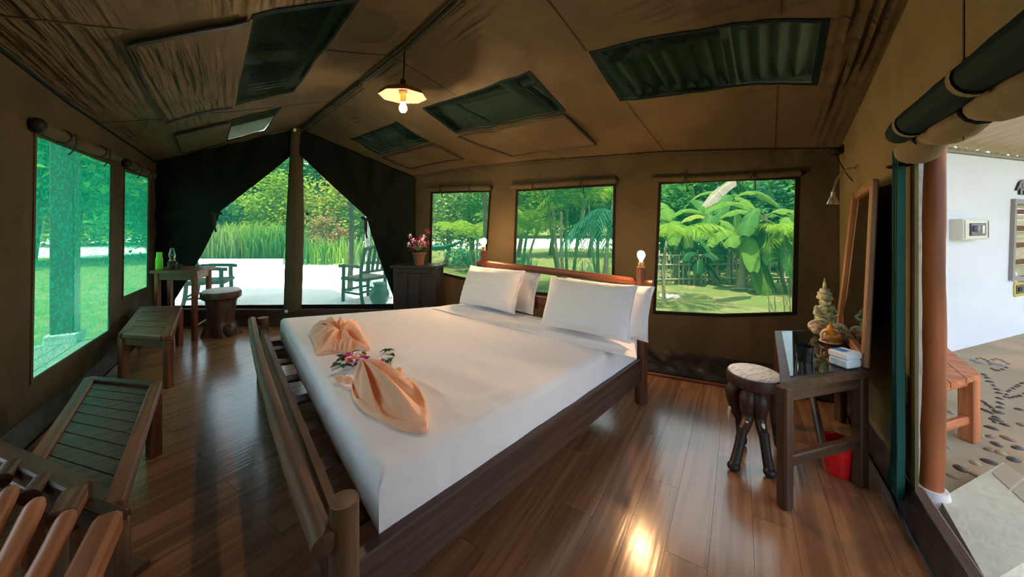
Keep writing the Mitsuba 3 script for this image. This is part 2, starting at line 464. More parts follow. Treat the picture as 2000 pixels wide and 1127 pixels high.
def along(line, u):
    s = np.concatenate([[0], np.cumsum(np.linalg.norm(np.diff(line, axis=0), axis=1))])
    u = np.asarray(u, float)
    q = u * s[-1]
    k = np.clip(np.searchsorted(s, q, side='right') - 1, 0, len(s) - 2)
    t = ((q - s[k]) / (s[k + 1] - s[k]))[..., None]
    return line[k] * (1 - t) + line[k + 1] * t


U_FOLD = 0.945


def roof_pt(side, u, v, drop=0.0):
    eave = EAVE_L if side == 'left' else EAVE_R
    u, v = np.asarray(u, float), np.asarray(v, float)
    P = along(RIDGE, u) * (1 - v)[..., None] + along(eave, u) * v[..., None]
    w = np.clip(4 * v * (1 - v), 0, 1)
    crm = np.clip((u - U_FOLD) / 0.02, 0, 1) if side == 'right' else 0 * u
    lump = meshkit.fbm(np.stack([u * 16, v * 5, 0 * u + (3 if side == 'left' else 9)], -1), 3) - 0.5
    P = P.copy()
    P[..., 2] += w * (0.05 * lump - 0.015 + crm * np.clip((1.0 - u) * 60, 0, 1) * 0.022 * np.sin(u * 640 + 3 * np.sin(v * 4) + 7 * meshkit.noise(np.stack([u * 40, v * 3, 0 * u], -1)))) - drop
    return P


def roof_uv(side, px, py):
    g = np.linspace(0.005, 0.995, 120)
    U, V = np.meshgrid(g, g, indexing='ij')

    def img(P):
        Y = np.maximum(P[..., 1], 0.05)
        return np.stack([1000 + FOC * P[..., 0] / Y, HOR - FOC * (P[..., 2] - EYE) / Y], -1)
    P = roof_pt(side, U, V)
    d = np.linalg.norm(img(P) - [px, py], axis=-1) + np.where(P[..., 1] < 0.3, 1e6, 0)
    i = np.unravel_index(np.argmin(d), d.shape)
    f = lambda x: (img(roof_pt(side, x[0], x[1])) - [px, py])
    r = least_squares(f, [U[i], V[i]], diff_step=1e-4)
    return np.clip(r.x, -0.02, 1.02)


def roof_patch(side, poly, drop=0.0, nu=220, nv=18):
    """Roof cloth over a polygon of (u, v), cut into small cells."""
    V, Fc, o = [], [], 0
    for i in range(nu):
        for j in range(nv):
            cell = sg.box(i / nu, j / nv, (i + 1) / nu, (j + 1) / nv).intersection(poly)
            for g in getattr(cell, 'geoms', [cell]):
                if g.is_empty or g.geom_type != 'Polygon' or g.area < 1e-9: continue
                v, f = trimesh.creation.triangulate_polygon(g, engine='earcut')
                V.append(v); Fc.append(np.asarray(f) + o); o += len(v)
    V, Fc = np.vstack(V), np.vstack(Fc)
    V, inv = np.unique(np.round(V, 6), axis=0, return_inverse=True)
    Fc = inv.reshape(-1)[Fc]
    ok = (Fc[:, 0] != Fc[:, 1]) & (Fc[:, 1] != Fc[:, 2]) & (Fc[:, 0] != Fc[:, 2])
    Fc = Fc[ok]
    P = roof_pt(side, V[:, 0], V[:, 1], drop)
    L = 7.5 if side == 'left' else 5.2
    return P, Fc, np.stack([V[:, 0] * L, V[:, 1] * 2.4], 1)


def thick(piece, th):
    """Closes an open cloth into a thin solid."""
    V, Fc, U = piece
    e = np.sort(np.vstack([Fc[:, [0, 1]], Fc[:, [1, 2]], Fc[:, [2, 0]]]), axis=1)
    d = np.vstack([Fc[:, [0, 1]], Fc[:, [1, 2]], Fc[:, [2, 0]]])
    _, idx, cnt = np.unique(e, axis=0, return_index=True, return_counts=True)
    rim = d[idx[cnt == 1]]
    W = V + np.array([0, 0, th])
    n = len(V)
    side = np.vstack([np.stack([rim[:, 0], rim[:, 1], rim[:, 1] + n], 1), np.stack([rim[:, 0], rim[:, 1] + n, rim[:, 0] + n], 1)])
    return [(V, Fc, U), (W, Fc[:, ::-1], U), (np.vstack([V, W]), side, np.vstack([U, U]))]


# ------------------------------------------------------------------ floor of planks
struct('floor', 'brown wood laminate floor of long planks')
room = sg.Polygon([A + [-0.02, 0.02], C, D, E])
put('floor__underlay', [xf(extr(room.buffer(0.03), 0.05), t=(0, 0, -0.075))], 'wood_dark')
used['floor__underlay'] = 0
fd = unit(D - E)                                  # planks run along the doorway wall
fn_ = np.array([-fd[1], fd[0]])
k = 0
for i in range(-4, 44):
    off = 0.0 if i % 3 == 0 else (0.43 if i % 3 == 1 else 0.86)
    for j in range(-3, 8):
        u0, v0 = j * 1.29 + off, i * 0.165
        q = [E + fd * (u0 + a) + fn_ * (v0 + b) for a, b in ((0.0007, 0.0006), (1.2893, 0.0006), (1.2893, 0.1644), (0.0007, 0.1644))]
        g = sg.Polygon(q).intersection(room)
        for h in getattr(g, 'geoms', [g]):
            if h.is_empty or h.geom_type != 'Polygon' or h.area < 0.002: continue
            p = extr(h, 0.0245)
            V = p[0] + [0, 0, -0.0245]
            uu, vv = (V[:, :2] - E) @ fd - u0, (V[:, :2] - E) @ fn_ - v0
            part('floor', 'plank', [(V, p[1], np.stack([uu, vv + k * 10 + 1], 1))], 'laminate')
            k += 1

# ------------------------------------------------------------------ walls of tent canvas
WALL_T = 0.012


def canvas_wall(p0, p1, outline, holes, z_mat, parent, base=None):
    """A wall of cloth in the vertical plane p0-p1; outline and holes as (distance, height)."""
    d = unit(p1 - p0)
    inward = np.array([d[1], -d[0], 0.0])
    poly = sg.Polygon(outline)
    for h in holes: poly = poly.difference(sg.Polygon(h))
    pc = extr(poly, WALL_T)
    pc = onplane(pc, [*p0, 0], np.array([*d, 0]), np.array([0, 0, 1.0]), -inward)
    if base is None: put(parent, [pc], z_mat)
    else: part(parent, base, [pc], z_mat)
    return d, inward


def sheet_on(p0, p1, poly, off, th=0.0):
    d = unit(p1 - p0)
    inward = np.array([d[1], -d[0], 0.0])
    q = [np.array([*(p0 + d * s), z]) + inward * off for s, z in poly]
    return q, d, inward


def strip_frame(poly, w):
    g = sg.Polygon(poly)
    return g.buffer(w, join_style=2).difference(g.buffer(0.002, join_style=2))


def eave_profile(p0, p1, line):
    d = unit(p1 - p0)
    return [((q[:2] - p0) @ d, q[2]) for q in line]


# left wall (runs past the camera to the corner behind it); walls are given so that 'inward' faces the room
Lw0, Lw1 = E, A
n_left = lambda px, py: wall_hit(Lw0, Lw1, px, py)[:2]
win_l1 = [n_left(70, 265), n_left(217, 322), n_left(213, 645), n_left(62, 742)]
added_win_l3 = [(2.35, 1.95), (2.35, 0.5), (4.05, 0.5), (4.05, 1.95)]          # assumed third window out of view, added to light the bed foot
win_l2 = [n_left(243, 335), n_left(290, 348), n_left(288, 560), n_left(240, 580)]
top_l = [(s, z + 0.0) for s, z in eave_profile(Lw0, Lw1, EAVE_L[::-1])]
struct('wall_left', 'brown canvas side wall with two green net windows')
canvas_wall(Lw0, Lw1, [(0, -0.02), (np.linalg.norm(Lw1 - Lw0), -0.02)] + [(s, z) for s, z in top_l[::-1]], [win_l1, win_l2, added_win_l3], 'canvas', 'wall_left')

# right wall with three windows
n_right = lambda px, py: wall_hit(C, D, px, py)[:2]
win_r1 = [n_right(845, 378), n_right(956, 375), n_right(944, 551), n_right(842, 527)]
win_r2 = [n_right(1012, 374), n_right(1198, 363), n_right(1194, 583), n_right(1005, 566)]
win_r3 = [n_right(1292, 360), n_right(1420, 354), n_right(1553, 350), n_right(1547, 609), n_right(1410, 613), n_right(1281, 607)]
struct('wall_right', 'dark brown canvas wall behind the bed with three net windows')
canvas_wall(C, D, [(0, -0.02), (np.linalg.norm(D - C), -0.02)] + eave_profile(C, D, EAVE_R)[::-1], [win_r1, win_r2, win_r3], 'canvas', 'wall_right')

# gable wall with the wide doorway to the bathroom
DOORWAY = sorted([wall_hit(D, E, 1787)[0], np.linalg.norm(D - np.array([1.02, 0.28]))])
gz = lambda P: ((P[:2] - D) @ unit(E - D), P[2])
struct('wall_back', 'yellowish canvas gable wall beside the open doorway')
LE = np.linalg.norm(E - D)
canvas_wall(D, E, [(0, -0.02), (DOORWAY[0], -0.02), (DOORWAY[0], 1.86), (DOORWAY[1], 1.86), (DOORWAY[1], -0.02), (LE, -0.02), gz(EAVE_L[-1]), gz(RIDGE[-1]), (0, 2.056)], [], 'canvas_gable_lit', 'wall_back', 'canvas')
s_seam = wall_hit(D, E, 1884)[0]
part('wall_back', 'seam', [onplane(xf(pbox(0.006, 1.2, 0.004, 0.001), t=(s_seam, 2.55 - 0.2, 0.003)), [*D, 0], np.array([*unit(E - D), 0]), np.array([0, 0, 1.0]), np.array([unit(E - D)[1], -unit(E - D)[0], 0]))], 'canvas_roof')

# front gable wall with the net door
struct('wall_front', 'dark canvas front gable of the tent around the net door')
FW = lambda px, py: wall_hit(A, C, px, py)[:2]
front_out = [(0, -0.02), (np.linalg.norm(C - A), -0.02), (np.linalg.norm(C - A), 2.05), FW(583, 250), (0, 2.27)]
door_hole = [FW(340, 597), FW(345, 355), FW(574, 282), FW(592, 282), FW(775, 362), FW(790, 594)]
canvas_wall(A, C, front_out, [door_hole], 'canvas_dark', 'wall_front', 'canvas')


def place_front(s, z, off):
    d = unit(C - A)
    return np.array([*(A + d * s), z]) + np.array([d[1], -d[0], 0]) * off


# ------------------------------------------------------------------ roof cloth with net panels
struct('ceiling', 'brown canvas tent roof with green net panels and flaps')
roof_panels = {
    'left': [([(497, 32), (700, -2), (573, 178), (460, 204)], [(250, 82), (494, 32), (459, 205), (324, 236)]),
             ([(453, 234), (548, 210), (517, 255), (443, 274)], [(341, 259), (451, 235), (442, 274), (356, 297)])],
    'right': [([(828, 211), (1031, 141), (1101, 216), (893, 259)], [(895, 262), (1103, 220), (1165, 277), (1000, 300)]),
              ([(686, 271), (774, 238), (836, 276), (744, 301)], [(748, 303), (845, 278), (905, 306), (800, 325)]),
              ([(1156, 101), (1300, 68), (1450, 45), (1612, 39), (1590, 163), (1400, 172), (1215, 195)], [])]}
for side in ('left', 'right'):
    cloth = sg.box(0, 0, 1, 1)
    for netp, flap in roof_panels[side]:
        q = sg.Polygon([roof_uv(side, *p) for p in netp]).buffer(0)
        cloth = cloth.difference(q)
        part('ceiling', 'net_panel', [roof_patch(side, q, -0.012)], 'net_roof')
        rim = q.buffer(0.0035, join_style=2).difference(q.buffer(-0.0035, join_style=2))
        part('ceiling', 'panel_hem', thick(roof_patch(side, rim, 0.006), 0.004), 'curtain_green')
        if flap:
            w = sg.Polygon([roof_uv(side, *p) for p in flap]).buffer(0)
            part('ceiling', 'flap', thick(roof_patch(side, w, 0.018), 0.004), 'canvas_roof')
            part('ceiling', 'flap_gap_shadow', thick(roof_patch(side, w.buffer(0.002).difference(w.buffer(-0.003)).difference(q.buffer(0.01)), 0.034), 0.006), 'wood_black')  # black strips drawn for the shadow in the gap along each flap
    part('ceiling', 'canvas', [roof_patch(side, cloth)], 'canvas_roof')
# green edging where the left roof meets the wall, and the seams near the gable wall
part('ceiling', 'eave_cord', [tube(EAVE_L + [0.02, -0.02, -0.02], 0.012, 6)], 'curtain_green')
part('ceiling', 'eave_cord', [tube(EAVE_R + [-0.01, -0.025, -0.015], 0.010, 6)], 'canvas')
for u in (0.24, 0.47, 0.70, 0.90):
    for side in ('left', 'right'):
        q = sg.box(u - 0.0008, 0.0, u + 0.0008, 1.0)
        for netp, flap in roof_panels[side]:
            q = q.difference(sg.Polygon([roof_uv(side, *p) for p in netp]).buffer(0.012))
            if flap: q = q.difference(sg.Polygon([roof_uv(side, *p) for p in flap]).buffer(0.012))
        if not q.is_empty: part('ceiling', 'seam', thick(roof_patch(side, q, 0.005), 0.003), 'canvas')

# ridge pole and cable
rp = thing('ridge_pole', 'thin dark metal pole along the ridge of the tent roof', 'pole')
line = along(RIDGE, np.linspace(0.0, 0.99, 30)) + [0, 0, -0.035]
part(rp, 'pole', [tube(line, 0.016, 8)], 'wood_black')
part(rp, 'cable', [tube(along(RIDGE, np.linspace(0.01, 0.36, 16)) + [0.03, 0.03, -0.062], 0.005, 6)], 'black_matt')
for u in (0.0, 0.12, 0.24, 0.36):
    part(rp, 'clip', [xf(pbox(0.05, 0.045, 0.045), frame(RIDGE[1] - RIDGE[0]), along(RIDGE, u) + [0, 0, -0.045])], 'wood_black')

# ------------------------------------------------------------------ windows
def net_sheet(p0, p1, poly, off, matn, key, wav=0.006, seed=0):
    q, d, inward = sheet_on(p0, p1, poly, off)
    q = np.array(q)
    if len(q) == 6: q = q[[0, 2, 3, 5]]
    a, b = np.meshgrid(np.linspace(0, 1, 25), np.linspace(0, 1, 25), indexing='ij')
    P = ((1 - a) * (1 - b))[..., None] * q[0] + (a * (1 - b))[..., None] * q[1] + (a * b)[..., None] * q[2] + ((1 - a) * b)[..., None] * q[3]
    P = P + inward * (wav * 2 * (meshkit.fbm(P * 5 + seed, 3) - 0.5) * np.clip(12 * a * (1 - a), 0, 1) * np.clip(12 * b * (1 - b), 0, 1))[..., None]
    put(key, [gridmesh(P)], matn)


def window(n, p0, p1, poly, matn, hem, label):
    key = f'window_{n}'
    struct(key, label)
    used[key + '__net'] = 0
    g = sg.Polygon(poly)
    d = unit(p1 - p0)
    inward = np.array([d[1], -d[0], 0.0])
    big = [tuple(np.array(c)) for c in g.buffer(0.01, join_style=2).exterior.coords[:-1]]
    put(key + '__net', [net_mesh_piece(p0, p1, poly, -0.004)], matn)
    fr = onplane(extr(strip_frame(poly, 0.028), 0.006), np.array([*p0, 0]) + inward * 0.001, np.array([*d, 0]), np.array([0, 0, 1.0]), inward)
    part(key, 'hem', [fr], hem)
    return key, d, inward


def net_mesh_piece(p0, p1, poly, off, wav=0.012):
    """The net of a window: a fine grid of cells clipped to its outline, slightly billowed."""
    g = sg.Polygon(poly).buffer(0.012, join_style=2)
    x0, y0, x1, y1 = g.bounds
    V, Fc, o = [], [], 0
    for i in range(22):
        for j in range(22):
            c = sg.box(x0 + (x1 - x0) * i / 22, y0 + (y1 - y0) * j / 22, x0 + (x1 - x0) * (i + 1) / 22, y0 + (y1 - y0) * (j + 1) / 22).intersection(g)
            if c.is_empty or c.geom_type != 'Polygon' or c.area < 1e-8: continue
            v, f = trimesh.creation.triangulate_polygon(c, engine='earcut')
            V.append(v); Fc.append(np.asarray(f) + o); o += len(v)
    V, Fc = np.vstack(V), np.vstack(Fc)
    V, inv = np.unique(np.round(V, 6), axis=0, return_inverse=True)
    Fc = inv.reshape(-1)[Fc]
    d = unit(p1 - p0)
    inward = np.array([d[1], -d[0], 0.0])
    t = np.clip(np.minimum(np.minimum(V[:, 0] - x0, x1 - V[:, 0]), np.minimum(V[:, 1] - y0, y1 - V[:, 1])) * 8, 0, 1)
    w = (meshkit.fbm(np.stack([V[:, 0] * 5, V[:, 1] * 5, 0 * V[:, 0] + x0], 1), 3) - 0.6) * 2 * wav * t
    P = np.array([*p0, 0]) + V[:, :1] * np.array([*d, 0]) + V[:, 1:] * np.array([0, 0, 1.0]) + inward * (off + w - 0.002 * (1 - t))[:, None] * 1.0
    return P, Fc, V


for n, (p0, p1, poly, m, hem, lab) in enumerate([
        (Lw0, Lw1, win_l1, 'net_green', 'canvas', 'large green net window nearest the camera in the left wall'),
        (Lw0, Lw1, win_l2, 'net_green', 'canvas', 'narrower green net window in the left wall near the front corner'),
        (C, D, win_r1, 'net_fine', 'canvas_dark', 'small net window beside the flower pot'),
        (C, D, win_r2, 'net_fine', 'canvas_dark', 'net window above the headboard with palms outside'),
        (C, D, win_r3, 'net_fine', 'canvas_dark', 'large net window between the bed and the dressing table'),
        (Lw0, Lw1, added_win_l3, 'net_fine', 'canvas', 'unseen net window added in the left wall nearest the log rack to light the bed')], 1):
    n = n if n < 6 else 7
    key, d, inward = window(n, p0, p1, poly, m, hem, lab)
    # the rolled-up window flap tied above the window
    g = np.array(poly)
    s0, s1 = g[:, 0].min() - 0.03, g[:, 0].max() + 0.03
    if n in (1, 2, 7):
        zt0, zt1 = g[np.argmin(g[:, 0]), 1], g[np.argmax(g[:, 0]), 1]
        z0 = max(p[1] for p in poly[:2]) + 0.055
        rr = 0.045
    else:
        z0 = max(p[1] for p in poly[:2]) + 0.045
        rr = 0.035 if n < 5 else 0.03
    path = [np.array([*(p0 + d * s), z0 + (0.01 * math.sin(3 * s))]) + inward * (rr * 0.75) for s in np.linspace(s0, s1, 14)]
    fl = part(key, 'flap_roll', [tube(path, rr, 12, lump=0.10, seed=n)], 'canvas')
    endp = path[0] if n <= 2 and np.linalg.norm(path[0][:2]) < np.linalg.norm(path[-1][:2]) else path[-1]
    part(key, 'roll_end', [ball(endp, (0.03, 0.03, rr * 0.95) if n > 2 else (0.045, 0.045, 0.05), 8)], 'black_matt')
    for f in (0.25, 0.72):
        c = path[int(f * 13)]
        g2 = np.linspace(0, 2 * np.pi, 13)
        ring = [c + np.array([0, 0, 1.0]) * math.sin(a) * (rr * 1.08) + inward * math.cos(a) * (rr * 1.08) for a in g2]
        part(key, 'tie', [tube(ring, 0.006, 5, cap=False), tube(smoothpath([c + inward * rr * 1.1, c + inward * (rr + 0.02) + [0, 0, 0.03], c + inward * (rr + 0.015) + [*(d * 0.03), -0.05], c + inward * 0.02 + [*(d * 0.035), -0.13]], 10), 0.005, 5)], 'wood_black')

# ------------------------------------------------------------------ the net door at the front
struct('door_1', 'two net door leaves in the front gable with a central pole')
used['door_1__net'] = 0
put('door_1__net', [net_mesh_piece(A, C, [FW(336, 600), FW(343, 352), FW(572, 279), FW(572, 600)], -0.02, 0.004)], 'net_door')
part('door_1', 'net', [net_mesh_piece(A, C, [FW(584, 600), FW(584, 279), FW(592, 279), FW(777, 360), FW(792, 600)], -0.02, 0.004)], 'net_door')
pole = [place_front(*FW(583, 252), 0.05), place_front(*FW(580, 330), 0.05), place_front(*FW(578, 430), 0.05), place_front(*FW(573, 606), 0.05)]
pp = smoothpath(pole, 20)
w = np.interp(np.linspace(0, 1, 20), [0, 0.2, 0.5, 1], [0.075, 0.085, 0.115, 0.115])
Pm = np.stack([pp + np.array([-1, 0, 0]) * w[:, None] + [0, 0.03, 0], pp + np.array([-0.6, -0.5, 0]) * w[:, None], pp + np.array([0, -0.55, 0]) * w[:, None] * 1.0, pp + np.array([0.6, -0.5, 0]) * w[:, None], pp + np.array([1, 0, 0]) * w[:, None] + [0, 0.03, 0]], 1)
part('door_1', 'pole_sleeve', slabgrid(Pm, np.array([0, -1.0, 0]), 0.02), 'canvas')
for px, py in ((586, 258), (570, 604)):
    part('door_1', 'button', [ball(place_front(*FW(px, py), 0.12), (0.024, 0.016, 0.024), 8)], 'knob_white')
part('door_1', 'latch', [ball(place_front(*FW(600, 418), 0.0), (0.02, 0.015, 0.02), 8)], 'black_matt')
struct('trim_1', 'dark timber sill under the net door')
q0, q1 = place_front(*FW(336, 616), 0.04), place_front(*FW(800, 610), 0.04)
q0[2] = q1[2] = 0.12
put('trim_1', [beam(q0 - [0, 0, .005], q1 - [0, 0, .005], 0.09, 0.23, 0.012)], 'wood_dark')


def flap(label, poly_px, tie_px, off, fold_from):
    """A heavy door curtain: an outline on the gable with folds that gather at its tie."""
    t = thing('door_curtain', label, 'curtain', 'dark curtains of the net door')
    g = sg.Polygon([FW(*p) for p in poly_px])
    x0, y0, x1, y1 = g.bounds
    V, Fc, o = [], [], 0
    N = 34
    for i in range(N):
        for j in range(N):
            c = sg.box(x0 + (x1 - x0) * i / N, y0 + (y1 - y0) * j / N, x0 + (x1 - x0) * (i + 1) / N, y0 + (y1 - y0) * (j + 1) / N).intersection(g)
            for h in getattr(c, 'geoms', [c]):
                if h.is_empty or h.geom_type != 'Polygon' or h.area < 1e-8: continue
                v, f = trimesh.creation.triangulate_polygon(h, engine='earcut')
                V.append(v); Fc.append(np.asarray(f) + o); o += len(v)
    V, Fc = np.vstack(V), np.vstack(Fc)
    V, inv = np.unique(np.round(V, 6), axis=0, return_inverse=True)
    Fc = inv.reshape(-1)[Fc]
    c = np.array(FW(*tie_px))
    r = V - c
    ang = np.arctan2(r[:, 1], r[:, 0])
    rad = np.linalg.norm(r, axis=1)
    wave = np.sin(ang * 14 + 1.2 * meshkit.noise(np.stack([V[:, 0] * 2, V[:, 1] * 2, 0 * V[:, 0]], 1)))
    depth = off + 0.028 * wave * np.clip(rad * 1.5, 0.15, 1) + 0.02
    dd = unit(C - A)
    P = np.array([*A, 0]) + V[:, :1] * np.array([*dd, 0]) + V[:, 1:] * np.array([0, 0, 1.0]) + np.array([dd[1], -dd[0], 0]) * depth[:, None]
    n = len(P)
    B = P + np.array([0, 0.008, 0])
    e = np.vstack([Fc[:, [0, 1]], Fc[:, [1, 2]], Fc[:, [2, 0]]])
    _, idx, cnt = np.unique(np.sort(e, axis=1), axis=0, return_index=True, return_counts=True)
    rim = e[idx[cnt == 1]]
    side = np.vstack([np.stack([rim[:, 0], rim[:, 1], rim[:, 1] + n], 1), np.stack([rim[:, 0], rim[:, 1] + n, rim[:, 0] + n], 1)])
    part(t, 'cloth', [(P, Fc, V), (B, Fc[:, ::-1], V), (np.vstack([P, B]), side, np.vstack([V, V]))], 'canvas_dark')
    tp = place_front(*FW(*tie_px), off + 0.05)
    part(t, 'tie', [tube(smoothpath([tp + [-0.07, -0.01, 0.02], tp + [0, -0.05, 0.0], tp + [0.07, -0.01, -0.01]], 10), 0.018, 8),
                    tube(smoothpath([tp + [0, -0.05, 0], tp + [0.0, -0.05, -0.12], tp + [0.012, -0.04, -0.26]], 10), [0.02] * 6 + [0.012] * 4, 8)], 'black_matt')
    return t


flap('dark canvas door curtain tied back left of the door pole', [(308, 320), (573, 256), (574, 303), (520, 345), (436, 412), (426, 440), (396, 500), (344, 588), (320, 625), (310, 625)], (434, 416), 0.03, 0)
flap('dark canvas door curtain tied back right of the door pole', [(812, 349), (592, 256), (592, 305), (640, 350), (719, 424), (730, 462), (771, 575), (790, 612), (808, 612)], (722, 428), 0.03, 0)

# ------------------------------------------------------------------ skirtings and doorway timbers
struct('baseboard_left', 'black plastic skirting at the foot of the left wall')
dl = unit(Lw1 - Lw0); inl = np.array([dl[1], -dl[0], 0])
L_len = np.linalg.norm(Lw1 - Lw0)
def skirting(p0, p1, s0, s1, h, key, seed, depth=0.03):
    d = unit(p1 - p0); inward = np.array([d[1], -d[0], 0.0])
    n = int((s1 - s0) / 0.12) + 2
    s = np.linspace(s0, s1, n)
    prof = np.array([[0.004, h], [0.010, h * 0.98], [depth * 0.5, h * 0.55], [depth, h * 0.12], [depth * 1.4, 0.004], [0.004, 0.004]])
    P = np.zeros((n, len(prof), 3))
    for i, a in enumerate(s):
        wob = 1 + 0.5 * (meshkit.noise(np.array([a * 3, seed, 0.0])) - 0.5)
        for j, (x, z) in enumerate(prof):
            P[i, j] = [*(p0 + d * a), z * (1 + 0.25 * (meshkit.noise(np.array([a * 2.3, seed, 5.0])) - 0.5))] + inward * x * wob
    put(key, [gridmesh(P, flip=True)], 'plastic_black')
skirting(Lw0, Lw1, 0.1, L_len - 0.06, 0.16, 'baseboard_left', 1)
struct('baseboard_back', 'black plastic skirting below the gable wall by the dressing table')
skirting(D, E, 0.03, DOORWAY[1] - 0.02, 0.15, 'baseboard_back', 2, 0.035)
struct('trim_2', 'brown timber threshold along the doorway')
de = unit(E - D); ine = np.array([de[1], -de[0], 0])
pE = lambda s, z, off: np.array([*(D + de * s), z]) + ine * off
put('trim_2', [beam(pE(DOORWAY[0] - 0.25, -0.03, -0.07), pE(DOORWAY[1], -0.03, -0.07), 0.07, 0.16, 0.012)], 'wood_dark')

# dark ground sheet fold lying at the foot of the right wall, and its timber edge
gs = thing('ground_sheet', 'crumpled black ground sheet along the wall below the large window', 'ground sheet')
s0, s1 = wall_hit(C, D, 1262)[0], np.linalg.norm(D - C) - 0.12
dr_ = unit(D - C); inr = np.array([dr_[1], -dr_[0], 0])
pR = lambda s, z, off: np.array([*(C + dr_ * s), z]) + inr * off
ss, tt = np.linspace(s0, s1, 60), np.linspace(0, 1, 16)
P = np.zeros((60, 16, 3))
for i, a in enumerate(ss):
    for j, t in enumerate(tt):
        base = 0.13 * (1 - t) ** 2 + 0.012
        l = meshkit.fbm(np.array([a * 7, t * 3, 2.0]), 3) - 0.5
        P[i, j] = pR(a, base + 0.07 * l * math.sin(math.pi * min(1, t * 0.9 + 0.1)) ** 1 + 0.012, 0.015 + 0.27 * t)
P[..., 2] = np.maximum(P[..., 2], 0.004)
put(gs, slabgrid(P, np.array([0, 0, 1.0]), 0.003), 'plastic_black')
struct('trim_3', 'thin brown timber strip edging the floor below the large window')
put('trim_3', [beam(pR(s0, 0.012, 0.315), pR(s1 - 0.25, 0.012, 0.315), 0.03, 0.022, 0.005)], 'wood_red')
# ------------------------------------------------------------------ the bed
bed = thing('bed', 'dark wooden log bed with a round footrail, posts and a slim headboard', 'bed')
FN, FF = np.array([-0.532, 1.135]), np.array([-2.24, 3.222])          # foot posts: near, far
HN, HF = np.array([1.03, 2.86]), np.array([-0.302, 3.855])            # head posts
foot = unit(FF - FN)
v3 = lambda p, z: np.array([p[0], p[1], z])
part(bed, 'foot_post', [tube([v3(FN, 0), v3(FN, 0.3), v3(FN, 0.566)], [0.05, 0.046, 0.044], 16, lump=0.05, seed=1)], 'wood_log')
part(bed, 'foot_post', [tube([v3(FF, 0), v3(FF, 0.3), v3(FF, 0.575)], [0.046, 0.044, 0.043], 16, lump=0.05, seed=2)], 'wood_log')
out = np.array([-foot[1], foot[0]])                                    # away from the mattress at the foot
if out @ (HN - FN) > 0: out = -out
a, b = v3(FN + out * 0.062 - foot * 0.03, 0.475), v3(FF + out * 0.075 + foot * 0.06, 0.555)
mid = (a + b) / 2 + np.array([*(out * 0.03), 0.0])
part(bed, 'foot_rail', [tube(smoothpath([a, a * 0.6 + b * 0.4 + v3(out * 0.03, 0.012), b], 26), np.linspace(0.036, 0.030, 26), 16, lump=0.10, seed=3)], 'wood_log', 'round log footrail')
part(bed, 'foot_board', [beam(v3(FN + foot * 0.02, 0.40), v3(FF - foot * 0.02, 0.42), 0.035, 0.13)], 'wood_log')
part(bed, 'foot_board', [beam(v3(FN + foot * 0.02, 0.22), v3(FF - foot * 0.02, 0.22), 0.035, 0.13)], 'wood_dark')
part(bed, 'side_rail', [beam(v3(FN, 0.265), v3(HN, 0.275), 0.05, 0.19)], 'wood_dark', 'long near side board')  # darker wood than the far rail; this side's shade is put into the colour
part(bed, 'side_rail', [beam(v3(FF, 0.275), v3(HF, 0.275), 0.05, 0.17)], 'wood_log')
part(bed, 'head_post', [tube([v3(HN, 0), v3(HN, 0.5), v3(HN, 1.075)], [0.05, 0.046, 0.036], 16, lump=0.05, seed=4)], 'wood_red')
part(bed, 'head_post', [tube([v3(HF, 0), v3(HF, 0.5), v3(HF, 1.125)], [0.05, 0.046, 0.036], 16, lump=0.05, seed=5)], 'wood_red')
hd = unit(HN - HF)
part(bed, 'head_rail', [tube(smoothpath([v3(HF - hd * 0.08, 0.985), v3((HF + HN) / 2, 0.972), v3(HN + hd * 0.09, 0.945)], 20), 0.034, 14, lump=0.06, seed=6)], 'wood_red', 'round reddish headboard rail')
part(bed, 'head_board', [beam(v3(HF, 0.66), v3(HN, 0.66), 0.03, 0.12)], 'wood_red')
part(bed, 'head_board', [beam(v3(HF, 0.40), v3(HN, 0.40), 0.03, 0.16)], 'wood_red')
for k in range(7):
    t = (k + 0.5) / 7
    i0, j0 = FN + (FF - FN) * t, HN + (HF - HN) * t
    part(bed, 'slat', [beam(v3(i0, 0.335), v3(j0, 0.335), 0.10, 0.02)], 'wood_log')

# mattress in its white sheet
QN, QF, PF, PN = np.array([-0.462, 1.245]), np.array([-2.135, 3.305]), np.array([-0.41, 3.87]), np.array([0.972, 2.79])
mt = thing('mattress', 'large mattress under a smooth white sheet on the log bed', 'mattress')
TOP, DROP, RAD = 0.553, 0.195, 0.045


def edge_samples(n):
    inner = np.linspace(0, 1, n)
    outer = [(-1, d) for d in (DROP, DROP * 0.75, DROP * 0.5, 0.09, 0.05)]
    return outer, inner


nA, nB = 150, 150
def coord(n):
    lst = []
    for d in (DROP, 0.15, 0.11, 0.075): lst.append((0.0, d))
    for a in np.linspace(90, 0, 7): lst.append((RAD * (1 - math.sin(math.radians(a))), RAD * (1 - math.cos(math.radians(a)))) if False else (RAD * (1 - math.cos(math.radians(90 - a))), RAD * (1 - math.sin(math.radians(90 - a)))))
    return lst
edge = [(0.0, DROP), (0.0, 0.155), (0.0, 0.115), (0.0, 0.08)] + [(RAD * (1 - math.cos(q)), RAD * (1 - math.sin(q))) for q in np.linspace(0, math.pi / 2, 7)]
L1, L2 = 2.3, 1.95
ca = [(e[0] / L1, e[1]) for e in edge] + [(x, 0.0) for x in np.linspace(RAD / L1, 1 - RAD / L1, nA + 2)[1:-1]] + [(1 - e[0] / L1, e[1]) for e in edge[::-1]]
cb = [(e[0] / L2, e[1]) for e in edge] + [(x, 0.0) for x in np.linspace(RAD / L2, 1 - RAD / L2, nB + 2)[1:-1]] + [(1 - e[0] / L2, e[1]) for e in edge[::-1]]
a = np.array([c[0] for c in ca])[:, None] + 0 * np.array([c[0] for c in cb])[None]
b = np.array([c[0] for c in cb])[None] + 0 * a
